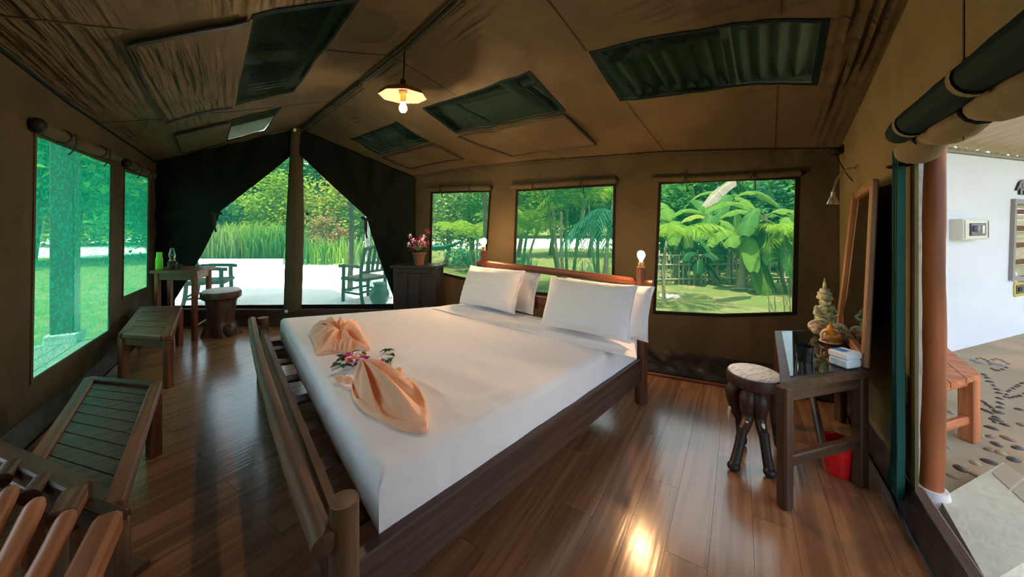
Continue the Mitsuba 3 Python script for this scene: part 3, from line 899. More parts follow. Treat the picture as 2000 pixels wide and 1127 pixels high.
da = np.array([c[1] for c in ca])[:, None] + 0 * a
db = np.array([c[1] for c in cb])[None] + 0 * a
XY = ((1 - a) * (1 - b))[..., None] * QN + (a * (1 - b))[..., None] * QF + (a * b)[..., None] * PF + ((1 - a) * b)[..., None] * PN
drop = np.maximum(da, db)
q3 = np.stack([XY[..., 0], XY[..., 1], 0 * a], -1)
inside = np.clip(np.minimum(np.minimum(a, 1 - a), np.minimum(b, 1 - b)) * 14, 0, 1)
z = TOP - drop + inside * (0.010 * (meshkit.fbm(q3 * 2.2, 2, 3) - 0.5) + 0.006 * (meshkit.fbm(q3 @ np.array([[1.2, -4, 0], [4, 1.5, 0], [0, 0, 1]]), 3, 9) - 0.5))
for (x0_, y0_, x1_, y1_, hh_) in ((742, 690, 900, 800, 0.005), (850, 800, 1060, 742, 0.006), (905, 640, 1010, 705, 0.003)):
    p0_, p1_ = atz(x0_, y0_, TOP)[:2], atz(x1_, y1_, TOP)[:2]
    e_ = unit(p1_ - p0_)
    r_ = XY - p0_
    s_ = r_ @ e_
    dd_ = r_ @ np.array([-e_[1], e_[0]]) + 0.02 * np.sin(s_ * 5)
    z = z + hh_ * np.exp(-(dd_ / 0.022) ** 2) * np.clip(s_ * 4, 0, 1) * np.clip((np.linalg.norm(p1_ - p0_) - s_) * 4, 0, 1) * np.clip(1 - drop * 40, 0, 1)
cen = XY.mean((0, 1))
sidew = np.clip(drop / DROP * 1.6, 0, 1) * 0.016 * (meshkit.fbm(np.stack([XY[..., 0] * 6, XY[..., 1] * 6, z * 2], -1), 2, 4) - 0.35)
dirs = XY - cen
dirs /= np.linalg.norm(dirs, axis=-1, keepdims=True)
P = np.concatenate([XY + dirs * sidew[..., None], z[..., None]], -1)
bot = np.array([v3(QN, TOP - DROP), v3(QF, TOP - DROP), v3(PF, TOP - DROP), v3(PN, TOP - DROP)])
part(mt, 'sheet', [gridmesh(P, flip=True), (bot, np.array([[0, 1, 2], [0, 2, 3]]), bot[:, :2])], 'sheet')
# the folded hem of the upper sheet below the pillows
fold = []
for t in np.linspace(0, 1, 40):
    c0 = v3(QN + (QF - QN) * 0 , 0)
    pl = np.array([0.80, 2.30]) * (1 - t) + np.array([-0.80, 3.62]) * t
    pr = np.array([0.905, 2.66]) * (1 - t) + np.array([-0.52, 3.80]) * t
    fold.append([v3(pl * (1 - s) + pr * s, TOP + 0.010 + 0.006 * math.sin(math.pi * s)) for s in np.linspace(0, 1, 8)])
fold = np.array(fold)
fold[..., 2] += 0.006 * (meshkit.fbm(fold * 7, 3, 2) - 0.3)
part(mt, 'sheet_fold', slabgrid(fold, np.array([0, 0, 1.0]), 0.008), 'pillowcase', 'turned-down band of the sheet')


def pillow(label, c, w, h, lean, th, seed, roll=0.0):
    """A stuffed pillow standing on its long edge at c and leaning back against the headboard."""
    t = thing('pillow', label, 'pillow', 'white pillows at the headboard')
    n = 36
    x, y = np.meshgrid(np.linspace(-1, 1, n), np.linspace(-1, 1, n), indexing='ij')
    sx = np.sign(x) * np.abs(x) ** 0.9
    sy = np.sign(y) * np.abs(y) ** 0.9
    body = np.maximum((1 - np.abs(x) ** 3.2) * (1 - np.abs(y) ** 3.2), 0) ** 0.55
    pinch = 1 - 0.055 * (1 - np.abs(y) ** 2) * np.abs(x) ** 6
    pinch2 = 1 - 0.07 * (1 - np.abs(x) ** 2) * np.abs(y) ** 6
    q = np.stack([x * 2.2, y * 1.7, 0 * x + seed], -1)
    crease = 0.24 * (meshkit.fbm(q * 1.6, 3, seed) - 0.5) + 0.20 * (meshkit.fbm(np.stack([x * 2 + y * 1.5, y * 7, 0 * x + seed], -1), 2, seed) - 0.5)
    zf = th / 2 * body * (1 + crease)
    zb = -th / 2 * body * (1 - crease * 0.5)
    ex = v3(hd, 0) * math.cos(roll) + np.array([0, 0, math.sin(roll)])
    back = np.array([-hd[1], hd[0]])
    if back @ (HF - FF) < 0: back = -back
    ey = unit(v3(back * math.sin(lean), math.cos(lean)))
    ez = unit(np.cross(ex, ey))
    if ez[2] < 0: ez = -ez
    o = np.asarray(c) + ey * h / 2
    def build(z, shrink=1.0):
        return o + (sx * pinch * w / 2 * shrink)[..., None] * ex + (sy * pinch2 * h / 2 * shrink)[..., None] * ey + z[..., None] * ez
    Pf, Pb = build(zf), build(zb)
    part(t, 'case', [gridmesh(Pf, flip=True), gridmesh(Pb)], 'pillowcase')
    # the flat flanged border at the open end
    e = Pf[-1]
    fl = np.stack([Pf[-2], e, e + ex * 0.018 + ez * 0.004 * np.sin(np.linspace(0, 18, n))[:, None]], 0)
    part(t, 'border', slabgrid(fl, ez, 0.006), 'pillowcase')
    return t


bk = np.array([-hd[1], hd[0]])
if bk @ (HF - FF) < 0: bk = -bk
R0, L0 = np.array([0.53, 2.68]), np.array([-0.255, 3.46])
pillow('white pillow at the back right, lit orange by the bed lamp', v3(R0 + bk * 0.20 + hd * 0.03, TOP + 0.012), 0.74, 0.415, 0.42, 0.15, 12)
pillow('white pillow at the back left against the headboard', v3(L0 + bk * 0.18 + hd * 0.04, TOP + 0.012), 0.74, 0.435, 0.38, 0.15, 11)
pillow('plump white pillow in front at the right of the bed', v3(R0 - hd * 0.02, TOP + 0.045), 0.715, 0.415, 0.42, 0.20, 14)
pillow('white pillow in front at the left, by the flower pot corner', v3(L0 - hd * 0.015, TOP + 0.045), 0.69, 0.41, 0.42, 0.20, 13)

# ------------------------------------------------------------------ towels and flowers laid on the bed
tw = thing('folded_towel', 'peach towel folded like a fan shell, nearest the camera on the bed', 'towel', 'peach towels on the bed')
apex = atz(707, 724, TOP + 0.10)
rim_px = [(688, 752), (690, 775), (700, 790), (720, 806), (745, 819), (772, 832), (800, 840), (822, 843), (834, 838), (837, 822), (834, 800), (828, 782), (818, 764), (803, 750), (787, 741)]
rim = smoothpath([atz(x, y, TOP + 0.014) for x, y in rim_px], 96)
tt, rr_ = np.linspace(0, 1, 96), np.linspace(0, 1, 30)
P = np.zeros((96, 30, 3))
for i in range(96):
    t = tt[i]
    fo = math.cos(2 * math.pi * 3.3 * t + 0.6)
    fo = math.copysign(abs(fo) ** 0.6, fo)
    for j, r in enumerate(rr_):
        p = apex * (1 - r) + rim[i] * r
        env = math.sin(math.pi * min(1, 0.35 + 0.65 * r))
        hgt = 0.05 * env * (0.9 - 0.3 * r) + 0.062 * fo * env * (r ** 0.35) + 0.012 * math.cos(2 * math.pi * 9 * t) * r * (1 - r) * 2
        lip = 0.022 * math.exp(-((r - 0.97) / 0.05) ** 2)
        p = p + [0, 0, hgt + lip]
        p[2] = max(p[2], TOP + 0.016 + 0.004 * fo)
        P[i, j] = p
under = P.copy(); under[..., 2] = TOP + 0.004
rims = [gridmesh(np.stack([P[:, -1], under[:, -1]])), gridmesh(np.stack([P[0], under[0]]), flip=True), gridmesh(np.stack([P[-1], under[-1]]))]
part(tw, 'fan', [gridmesh(P, flip=True), gridmesh(under), *rims], 'towel')
la = [atz(697, 752, TOP + 0.03), atz(683, 744, TOP + 0.035), atz(668, 741, TOP + 0.03), atz(656, 736, TOP + 0.03)]
ra = [atz(772, 746, TOP + 0.05), atz(780, 735, TOP + 0.05), atz(781, 727, TOP + 0.045), atz(779, 721, TOP + 0.045)]
for pth, s in ((la, 1), (ra, 2)):
    part(tw, 'twist', [tube(smoothpath(pth, 18), 0.017 + 0.004 * np.sin(np.linspace(0, 18, 18)), 12, lump=0.2, seed=s)], 'towel', 'twisted corner')

tw2 = thing('folded_towel', 'peach towel gathered into a ruffled mound, farther from the camera on the bed', 'towel', 'peach towels on the bed')
cen2 = atz(664, 668, TOP + 0.01)
ring_px = [(605, 655), (615, 640), (640, 629), (662, 632), (690, 634), (706, 650), (714, 668), (722, 682), (700, 684), (680, 685), (660, 686), (640, 690), (622, 692), (617, 684), (612, 668)]
ring = [atz(x, y, TOP + 0.012) for x, y in ring_px]
ring = smoothpath(ring + [ring[0]], 121)
P = np.zeros((121, 26, 3))
for i in range(121):
    t = i / 120
    for j in range(26):
        r = j / 25
        p = cen2 * (1 - r) + ring[i] * r
        env = (1 - r ** 2.4)
        q = np.array([p[0] * 14, p[1] * 14, 1.0])
        fold = math.sin(2 * math.pi * 12 * t + 3 * meshkit.noise(np.array([r * 3, t * 6, 0]))) * 0.042 * min(1, r * 2) * (0.35 + env)
        P[i, j] = p + [0, 0, 0.01 + 0.105 * env * (0.75 + 0.5 * (meshkit.fbm(q, 3, 7) - 0.5)) + fold]
P[-1] = P[0]
P[..., 2] = np.maximum(P[..., 2], TOP + 0.014)
under = P.copy(); under[..., 2] = TOP + 0.004
part(tw2, 'mound', [gridmesh(P, flip=False), gridmesh(under, flip=True), gridmesh(np.stack([P[:, -1], under[:, -1]]), flip=True)], 'towel')
for k, x in enumerate((655, 664, 673, 682)):
    part(tw2, 'pleat', [tube(smoothpath([atz(x, 684, TOP + 0.02), atz(x + 1, 674, TOP + 0.055), atz(x + 3, 664, TOP + 0.085)], 12), [0.012] * 8 + [0.009] * 4, 8)], 'towel')

rngf = np.random.default_rng(21)


def leaf_blade(c, d, L, W, tilt=0.15, n=7):
    """One oval leaf lying about c, pointing along d."""
    d = unit(d); s = unit(np.cross([0, 0, 1.0], d))
    x = np.linspace(0, 1, n)
    w = W / 2 * np.sin(np.pi * x ** 0.8)
    zc = L * 0.12 * np.sin(np.pi * x)
    P = np.stack([np.asarray(c) + d * (x * L)[:, None] + s * (k * w)[:, None] + np.array([0, 0, 1.0]) * (zc + abs(k) * w * tilt * 2)[:, None] for k in (-1, 0, 1)], 1)
    return slabgrid(P, np.array([0, 0, 1.0]), 0.0016)


def blossom(c, r, m, key, n=5, seed=0):
    for k in range(n):
        a = 2 * math.pi * k / n + seed
        part(key, 'petal', leaf_blade(np.asarray(c), np.array([math.cos(a), math.sin(a), 0.35]), r, r * 0.75), m)


fl_spots = [(692, 701, 'petal_white'), (702, 699, 'petal_orange'), (711, 704, 'petal_pink'), (700, 708, 'petal_white'), (688, 709, 'petal_pink'), (681, 697, 'petal_pink'), (697, 694, 'petal_white'), (708, 712, 'petal_pink'), (684, 704, 'petal_orange')]
used['blossom'] = -1
for k, (x, y, m) in enumerate(fl_spots):
    pos_ = ['back left', 'topmost', 'rightmost', 'central', 'lower left', 'leftmost', 'uppermost', 'lowest', 'left inner'][k]
    nm = {'petal_white': 'white', 'petal_orange': 'orange', 'petal_pink': 'deep pink'}[m]
    t = thing('blossom', f'{pos_} {nm} blossom of the flower heap between the two towels', 'flower', f'{nm} blossoms between the towels')
    blossom(atz(x, y, TOP + 0.045) + [0, 0, 0], 0.042, m, t, 5, k)
    part(t, 'heart', [ball(atz(x, y, TOP + 0.047), (0.009, 0.009, 0.007), 6)], 'petal_pink' if m == 'petal_white' else 'petal_white')
for k in range(22):
    a = rngf.uniform(0, 2 * math.pi)
    x, y = 688 + 32 * math.cos(a) * rngf.uniform(0.2, 1.0), 706 + 14 * math.sin(a) * rngf.uniform(0.3, 1.0)
    t = thing('leaf', 'dark green leaf laid under the blossoms between the towels', 'leaf', 'leaves under the blossoms')
    put(t, leaf_blade(atz(x, y, TOP + 0.008 + 0.012 * (k % 3)), np.array([math.cos(k * 2.4), math.sin(k * 2.4), 0.15]), 0.085, 0.042), 'leaf_dark')
for k, (x, y, s) in enumerate([(741, 688, 0), (749, 689, 0.4), (757, 694, -0.6), (762, 700, -1.2), (763, 706, -1.7), (759, 712, -2.4), (752, 716, -2.8), (745, 717, 3.0), (757, 703, -1.3)]):
    t = thing('leaf', f'dark green leaf, {["first", "second", "third", "fourth", "fifth", "sixth", "seventh", "last", "innermost"][k]} of the curved trail from its upper end', 'leaf', 'leaves in the curved trail')
    put(t, leaf_blade(atz(x, y, TOP + 0.008), np.array([math.cos(s), math.sin(s), 0.1]), 0.075, 0.038), 'leaf_dark')
t = thing('blossom', 'white and pink blossom alone inside the curved leaf trail', 'flower')
blossom(atz(746, 703, TOP + 0.03), 0.036, 'petal_white', t, 5, 1)
part(t, 'heart', [ball(atz(746, 703, TOP + 0.034), (0.012, 0.012, 0.009), 6)], 'petal_pink')

# ------------------------------------------------------------------ lamps
def bulb_lamp(base, label, top, power):
    t = thing(base, label, 'lamp', 'bed lamps')
    part(t, 'socket', [xf(lathe([(0, 0), (0.022, 0), (0.024, 0.03), (0.018, 0.045), (0, 0.046)], 16), t=top)], 'brass')
    k = kid(t, 'bulb')
    put(k, [xf(lathe([(0.0, 0.0), (0.010, 0.004), (0.014, 0.018), (0.027, 0.042), (0.031, 0.06), (0.026, 0.08), (0.012, 0.092), (0, 0.094)], 18), t=np.asarray(top) + [0, 0, 0.042])], 'knob_white', emitter={'type': 'area', 'radiance': rgb(BULB[0] * power, BULB[1] * power * 0.74, BULB[2] * power * 0.5)})
    return t


bulb_lamp('bed_lamp', 'bare glowing bulb on the right headboard post', v3(HN, 1.072), 0.7)
bulb_lamp('bed_lamp', 'bare glowing bulb on the left headboard post', v3(HF, 1.122), 0.7)

pl_ = thing('pendant_lamp', 'copper octagonal pendant lamp hanging from the roof ridge', 'lamp')
ctr = np.array([-0.84, 2.763, 2.435])
part(pl_, 'cord', [tube([ctr + [0.012, 0, 0.318], ctr + [0.008, 0, 0.2], ctr + [0, 0, 0.055]], 0.006, 8)], 'black_matt')
part(pl_, 'cap', [xf(lathe([(0, 0.10), (0.018, 0.10), (0.024, 0.05), (0.03, 0.045), (0.034, 0.0), (0, 0)], 16), t=ctr)], 'wood_dark')
def octo(profile):
    out_ = []
    for k in range(8):
        a0, a1 = math.pi / 4 * k + math.pi / 8, math.pi / 4 * (k + 1) + math.pi / 8
        V = np.array([[[r * math.cos(a), r * math.sin(a), z] for a in (a0, a1)] for r, z in profile])
        for q in range(len(profile) - 1):
            out_.append(gridmesh(V[q:q + 2]))
    return out_
sh = octo([(0.035, 0.045), (0.10, 0.030), (0.105, 0.018), (0.165, 0.002), (0.168, -0.010), (0.182, -0.022), (0.182, -0.032), (0.178, -0.032), (0.178, -0.024), (0.163, -0.013), (0.10, 0.012), (0.095, 0.022), (0.034, 0.038)])
part(pl_, 'shade', [xf(p, t=ctr) for p in sh], 'copper')
part(pl_, 'socket', [xf(lathe([(0, 0.01), (0.02, 0.01), (0.022, -0.055), (0.016, -0.075), (0, -0.075)], 16), t=ctr)], 'brass')
k = kid(pl_, 'bulb')
put(k, [xf(lathe([(0.0, -0.158), (0.018, -0.153), (0.031, -0.131), (0.03, -0.113), (0.018, -0.088), (0.014, -0.070), (0, -0.070)], 18), t=ctr)], 'knob_white', emitter={'type': 'area', 'radiance': rgb(*BULB)})

# ------------------------------------------------------------------ benches, tables and stools on the left
def bench(label, q, zt, mat_, slats, leg_w, recess=0.0, lower=None):
    """A low bench over the plan corners q: front-left, front-right, back-right, back-left (front is nearer the camera)."""
    t = thing('bench', label, 'bench')
    q = [np.asarray(p, float) for p in q]
    th = 0.045
    W = 0.055
    # frame of the top
    for i, j in ((1, 2), (0, 3)):
        inn = unit((q[(1 if i == 0 else 0)] - q[i])) * W / 2
        part(t, 'long_rail', [beam(v3(q[i] + inn, zt - th / 2), v3(q[j] + inn, zt - th / 2), W, th, 0.006)], mat_)
    for i, j in ((0, 1), (3, 2)):
        inn = unit(q[3 if i == 0 else 0] - q[i]) * W / 2
        part(t, 'end_rail', [beam(v3(q[i] + inn + unit(q[j] - q[i]) * W, zt - th / 2), v3(q[j] + inn - unit(q[j] - q[i]) * W, zt - th / 2), W, th, 0.006)], mat_)
    for k in range(slats):
        lo, hi = (k + 0.04) / slats, (k + 0.96) / slats
        m0, m1 = 0.035, 0.965
        f = lambda s, r: (q[0] * (1 - s) + q[1] * s) * (1 - r) + (q[3] * (1 - s) + q[2] * s) * r
        r0, r1 = 0.05 + 0.90 * lo, 0.05 + 0.90 * hi
        s0_, s1_ = W / np.linalg.norm(q[1] - q[0]), 1 - W / np.linalg.norm(q[1] - q[0])
        c = [f(s0_, r0), f(s1_, r0), f(s1_, r1), f(s0_, r1)]
        zz = zt - recess - 0.004
        part(t, 'slat', [hexa([v3(p, zz - 0.018) for p in c], [v3(p, zz) for p in c])], mat_)
    ctr_ = sum(q) / 4
    feet = []
    for p in q:
        g = p + unit(ctr_ - p) * (leg_w * 0.75)
        feet.append(g)
        e = unit(q[1] - q[0])
        part(t, 'leg', [xf(pbox(zt - th, leg_w, leg_w, 0.006), np.stack([[0, 0, 1.0], [*e, 0], [*np.array([-e[1], e[0]]), 0]], 1), v3(g, (zt - th) / 2))], mat_)
    for i, j in ((0, 1), (1, 2), (2, 3), (3, 0)):
        part(t, 'apron', [beam(v3(feet[i], zt - th - 0.035), v3(feet[j], zt - th - 0.035), 0.022, 0.07, 0.004)], mat_)
    if lower:
        for i, j in ((1, 2), (0, 3)):
            part(t, 'stretcher', [beam(v3(feet[i], lower), v3(feet[j], lower), 0.025, 0.035, 0.004)], mat_)
    return t


bench('reddish wooden bench beside the tall side table', [(-3.465, 3.17), (-2.945, 3.08), (-3.87, 4.19), (-4.30, 4.15)], 0.452, 'wood_red', 5, 0.055)
bench('long dark slatted luggage bench beside the log rack', [(-2.0, 1.47), (-1.415, 1.285), (-2.215, 2.25), (-2.78, 2.35)], 0.43, 'wood_dark', 9, 0.06, 0.012)
for key in [k for k in scene if k.startswith('bench_001__long_rail') or k.startswith('bench_001__leg')]:
    scene[key]['bsdf'] = {'type': 'ref', 'id': 'wood_red'}

st = thing('side_table', 'tall reddish wooden table in the left front corner', 'table')
q = [np.array([-4.33, 4.28]), np.array([-3.755, 4.27]), np.array([-3.92, 4.74]), np.array([-4.55, 4.74])]
part(st, 'table_top', [hexa([v3(p, 0.812) for p in q], [v3(p, 0.842) for p in q])], 'wood_red')
ctr_ = sum(q) / 4
feet = [p + unit(ctr_ - p) * 0.07 for p in q]
for g in feet: part(st, 'leg', [beam(v3(g, 0), v3(g, 0.812), 0.048, 0.048, 0.005, up=(1, 0, 0))], 'wood_red')
for i, j in ((0, 1), (1, 2), (2, 3), (3, 0)):
    part(st, 'apron', [beam(v3(feet[i], 0.768), v3(feet[j], 0.768), 0.022, 0.085, 0.004)], 'wood_red')
part(st, 'stretcher', [beam(v3(feet[0], 0.16), v3(feet[3], 0.16), 0.022, 0.03, 0.004)], 'wood_red')
part(st, 'stretcher', [beam(v3(feet[1], 0.16), v3(feet[2], 0.16), 0.022, 0.03, 0.004)], 'wood_red')

bt = thing('green_bottle', 'bright green plastic bottle on the tall side table', 'bottle')
b0 = np.array([-4.37, 4.44, 0.843])
part(bt, 'body', [xf(lathe([(0, 0), (0.034, 0), (0.036, 0.01), (0.036, 0.12), (0.030, 0.15), (0.026, 0.17), (0, 0.17)], 18), t=b0)], 'green_plastic')
part(bt, 'cap', [xf(lathe([(0, 0.17), (0.028, 0.17), (0.028, 0.205), (0.022, 0.212), (0, 0.212)], 18), t=b0)], 'green_plastic')
cf = thing('glass_lamp', 'small clear glass oil lamp on a dark foot beside the green bottle', 'lamp')
c0 = np.array([-4.22, 4.45, 0.843])
part(cf, 'foot', [xf(lathe([(0, 0), (0.05, 0), (0.055, 0.02), (0.045, 0.05), (0.05, 0.085), (0.03, 0.10), (0, 0.10)], 18), t=c0)], 'wood_black')
part(cf, 'collar', [xf(lathe([(0, 0.10), (0.03, 0.10), (0.034, 0.115), (0.02, 0.125), (0, 0.125)], 18), t=c0)], 'brass')
part(cf, 'chimney', [xf(lathe([(0.022, 0.125), (0.034, 0.16), (0.034, 0.185), (0.022, 0.225), (0.02, 0.26)], 18), t=c0)], 'glass_clear')
tr = thing('small_cup', 'small dark cup at the front edge of the tall side table', 'cup')
put(tr, [xf(lathe([(0, 0), (0.026, 0), (0.032, 0.06), (0.028, 0.06), (0.024, 0.006), (0, 0.006)], 16), t=np.array([-4.09, 4.40, 0.843]))], 'wood_black')

# carved stump stool with a pale cushion
sp = thing('stump_stool', 'carved dark tree stump stool with a pale round seat by the net door', 'stool')
c0 = np.array([-3.69, 4.55, 0])
g = np.linspace(0, 2 * np.pi, 49)
zz = np.linspace(0, 0.475, 30)
P = np.zeros((30, 49, 3))
for i, z_ in enumerate(zz):
    base = np.interp(z_, [0, 0.06, 0.16, 0.30, 0.42, 0.475], [0.205, 0.185, 0.150, 0.155, 0.165, 0.185])
    for j, a in enumerate(g):
        rr = base * (1 + 0.14 * math.sin(5 * a + 2.0 * z_ * 3) * (0.5 + 0.5 * math.cos(z_ * 8)) + 0.25 * (meshkit.fbm(np.array([math.cos(a) * 1.6, math.sin(a) * 1.6, z_ * 6]), 3, 4) - 0.5))
        P[i, j] = c0 + [rr * math.cos(a), rr * math.sin(a) * 0.85, z_]
P[:, -1] = P[:, 0]
part(sp, 'stump', [gridmesh(P, flip=True)], 'wood_dark')
part(sp, 'root', [ball(c0 + [0.16, -0.07, 0.07], (0.075, 0.07, 0.085), 9)], 'wood_dark', 'knobby carved foot')
part(sp, 'seat_ring', [xf(lathe([(0, 0.45), (0.19, 0.455), (0.215, 0.475), (0.218, 0.53), (0.205, 0.55), (0, 0.55)], 30, (1, 0.9)), t=c0)], 'wood_dark')
part(sp, 'cushion', [xf(lathe([(0.198, 0.55), (0.20, 0.562), (0.185, 0.575), (0.1, 0.583), (0, 0.585)], 30, (1, 0.9)), t=c0)], 'cushion_white', 'pale flat round cushion')

# log rack in the near left corner
lr = thing('log_rack', 'rustic rack of round reddish sticks on squared rails, nearest the camera', 'rack')
zr = 0.60
A0, A1 = atz(-60, 848, zr), atz(160, 948, zr)
B0, B1 = atz(-60, 895, zr - 0.06), atz(232, 1003, zr - 0.06)
part(lr, 'rail', [beam(A0 - [0, 0, .03], A1 - [0, 0, .03], 0.06, 0.06, 0.006)], 'wood_dark')
part(lr, 'rail', [beam(B0 - [0, 0, .03], B1 - [0, 0, .03], 0.05, 0.06, 0.006)], 'wood_dark')
part(lr, 'end_block', [beam(A1 - [0.02, 0, .03], atz(116, 1000, zr) - [0, 0, .03], 0.055, 0.06, 0.006)], 'wood_log')
for k, (x0, y0, x1, y1) in enumerate([(-38, 945, -160, 1080), (20, 962, -70, 1127), (72, 985, -20, 1160), (132, 1008, 45, 1180)]):
    a, b = atz(x0, y0, zr + 0.005), atz(x1, y1, zr + 0.0)
    pth = np.array([a + (b - a) * s + [0, 0, 0.004 * math.sin(4 * s + k)] for s in np.linspace(0, 1, 18)])
    rad = 0.023 * np.concatenate([[0.78, 0.96], np.ones(16)])
    part(lr, 'stick', [tube(pth, rad, 16, lump=0.08, seed=20 + k)], 'wood_stick')
for k, (x0, y0, x1, y1) in enumerate([(22, 910, 2, 940), (82, 938, 56, 972)]):
    part(lr, 'stub', [tube([atz(x0, y0, zr - 0.01), atz(x1, y1, zr - 0.01)], 0.024, 14)], 'wood_dark')
a, b = atz(213, 1000, zr + 0.012), atz(120, 1190, zr + 0.012)
part(lr, 'side_rail', [beam(a - [0, 0, .03], b - [0, 0, .03], 0.06, 0.07, 0.012)], 'wood_stick')
part(lr, 'leg', [beam(v3(B1[:2] + [-0.02, 0.01], 0), v3(B1[:2] + [-0.02, 0.01], zr - 0.09), 0.05, 0.05, 0.005, up=(1, 0, 0))], 'wood_log')
part(lr, 'leg', [beam(v3(A1[:2] + [-0.03, 0.0], 0), v3(A1[:2] + [-0.03, 0.0], zr - 0.06), 0.05, 0.05, 0.005, up=(1, 0, 0))], 'wood_log')
part(lr, 'lower_shelf', [beam(v3(B1[:2] + [-0.5, 0.16], 0.16), v3(B1[:2] + [-0.08, -0.02], 0.16), 0.2, 0.025, 0.004)], 'wood_log')
Lg = gr(228, 1105)
bk_ = thing('wooden_block', 'pale brown flat wooden block on the floor below the log rack', 'block')
put(bk_, [xf(pbox(0.20, 0.12, 0.03, 0.004), rotz(-0.25), gr(225, 1120) + [0, 0, 0.0152])], 'wood_log')

# dark corner cabinet with its flower pot
cb_ = thing('corner_cabinet', 'near black wooden cabinet table in the corner behind the bed', 'cabinet')
q = [np.array([-1.50, 4.40]), np.array([-0.905, 4.34]), np.array([-0.84, 4.62]), np.array([-1.40, 4.78])]
part(cb_, 'table_top', [hexa([v3(p, 0.862) for p in q], [v3(p, 0.892) for p in q])], 'wood_black')
ctr_ = sum(q) / 4
feet = [p + unit(ctr_ - p) * 0.07 for p in q]
for gq in feet: part(cb_, 'leg', [beam(v3(gq, 0), v3(gq, 0.862), 0.05, 0.05, 0.005, up=(1, 0, 0))], 'wood_black')
for i, j in ((0, 1), (1, 2), (3, 0)):
    part(cb_, 'panel', [beam(v3(feet[i], 0.45), v3(feet[j], 0.45), 0.02, 0.78, 0.004)], 'wood_black')
for k in range(3):
    p = feet[0] + (feet[1] - feet[0]) * (k + 0.5) / 3
    part(cb_, 'door', [xf(pbox(0.125, 0.015, 0.6, 0.004), rotz(-0.1), v3(p, 0.5) + [0, -0.017, 0])], 'wood_black')
part(cb_, 'apron', [beam(v3(feet[0], 0.83), v3(feet[1], 0.83), 0.03, 0.06, 0.004)], 'wood_black')
fp = thing('potted_orchid', 'pink orchids in a small terracotta pot on the dark corner cabinet', 'potted plant')
c0 = np.array([-1.155, 4.46, 0.893])
part(fp, 'pot', [xf(lathe([(0, 0), (0.055, 0), (0.075, 0.13), (0.086, 0.135), (0.086, 0.16), (0.076, 0.16), (0.07, 0.13), (0, 0.125)], 20), t=c0)], 'terracotta')
rngo = np.random.default_rng(8)
for k in range(9):
    a = 2 * math.pi * k / 9
    top = c0 + np.array([math.cos(a) * rngo.uniform(0.05, 0.17), math.sin(a) * 0.09, 0.16 + rngo.uniform(0.06, 0.24)])
    part(fp, 'stem', [tube(smoothpath([c0 + [0, 0, 0.125], (c0 + top) / 2 + [0, 0, 0.09], top], 8), 0.004, 5)], 'stem_green')
    for m in range(3):
        pc = top + rngo.normal(0, 0.022, 3)
        for w in range(4):
            aa = w * math.pi / 2 + m + k
            part(fp, 'petal', leaf_blade(pc, np.array([math.cos(aa), -0.4, math.sin(aa)]), 0.036, 0.026, n=5), 'petal_pink' if (k + m) % 3 else 'petal_white')
for k in range(8):
    a = 2 * math.pi * k / 8 + 0.3
    part(fp, 'leaf', leaf_blade(c0 + [0, 0, 0.15], np.array([math.cos(a), math.sin(a), 0.25]), rngo.uniform(0.14, 0.22), 0.03), 'leaf_dark')

# ------------------------------------------------------------------ dressing table with its things
dt = thing('dressing_table', 'dark wooden dressing table with a black glass top below the mirror', 'table')
q = [np.array([1.335, 1.775]), np.array([1.905, 1.905]), np.array([2.415, 2.62]), np.array([1.905, 2.60])]    # near left, near right, far right, far left
zt = 0.648
part(dt, 'table_top', [hexa([v3(p, zt - 0.035) for p in q], [v3(p, zt) for p in q])], 'wood_vanity')
f = lambda s, r: (q[0] * (1 - s) + q[1] * s) * (1 - r) + (q[3] * (1 - s) + q[2] * s) * r
c = [f(0.10, 0.06), f(0.60, 0.05), f(0.60, 0.97), f(0.10, 0.97)]
part(dt, 'glass_top', [hexa([v3(p, zt - 0.002) for p in c], [v3(p, zt + 0.004) for p in c])], 'glass_top', 'black glass panel')
ctr_ = sum(q) / 4
feet = [p + unit(ctr_ - p) * 0.055 for p in q]
for gq in feet: part(dt, 'leg', [beam(v3(gq, 0), v3(gq, zt - 0.035), 0.056, 0.056, 0.008, up=(unit(q[1] - q[0])[0], unit(q[1] - q[0])[1], 0))], 'wood_vanity')
for i, j in ((0, 1), (1, 2), (2, 3), (3, 0)):
    part(dt, 'apron', [beam(v3(feet[i], zt - 0.075), v3(feet[j], zt - 0.075), 0.03, 0.075, 0.006)], 'wood_vanity')
for i, j in ((0, 1), (2, 3)):
    part(dt, 'stretcher', [beam(v3(feet[i], 0.235), v3(feet[j], 0.245), 0.035, 0.055, 0.006)], 'wood_vanity')
part(dt, 'stretcher', [tube([v3((feet[0] + feet[1]) / 2, 0.24), v3((feet[2] + feet[3]) / 2, 0.24)], 0.02, 10)], 'wood_vanity', 'round middle stretcher')

mr = thing('mirror', 'tall wood framed mirror standing on the dressing table against the wall', 'mirror')
mb0, mb1 = np.array([1.915, 1.945, zt + 0.004]), np.array([2.392, 2.625, zt + 0.004])        # foot: near, far
mt0, mt1 = at(1708, 352, 1.955), at(1669, 380, 2.615)                                        # head: near, far
mx = unit(mb1 - mb0)
mup = unit((mt0 - mb0) + (mt1 - mb1))
mup = unit(mup - mx * (mup @ mx))
mn = np.cross(mx, mup)
if mn[0] > 0: mn = -mn
part(mr, 'frame_bar', [beam(mb0, mt0, 0.05, 0.03, 0.006, up=mn)], 'wood_mirror')
part(mr, 'frame_bar', [beam(mb1, mt1, 0.05, 0.03, 0.006, up=mn)], 'wood_mirror')
part(mr, 'frame_bar', [beam(mt0 - mup * 0.02, mt1 - mup * 0.02, 0.05, 0.03, 0.006, up=mn, ext=0.05)], 'wood_mirror')
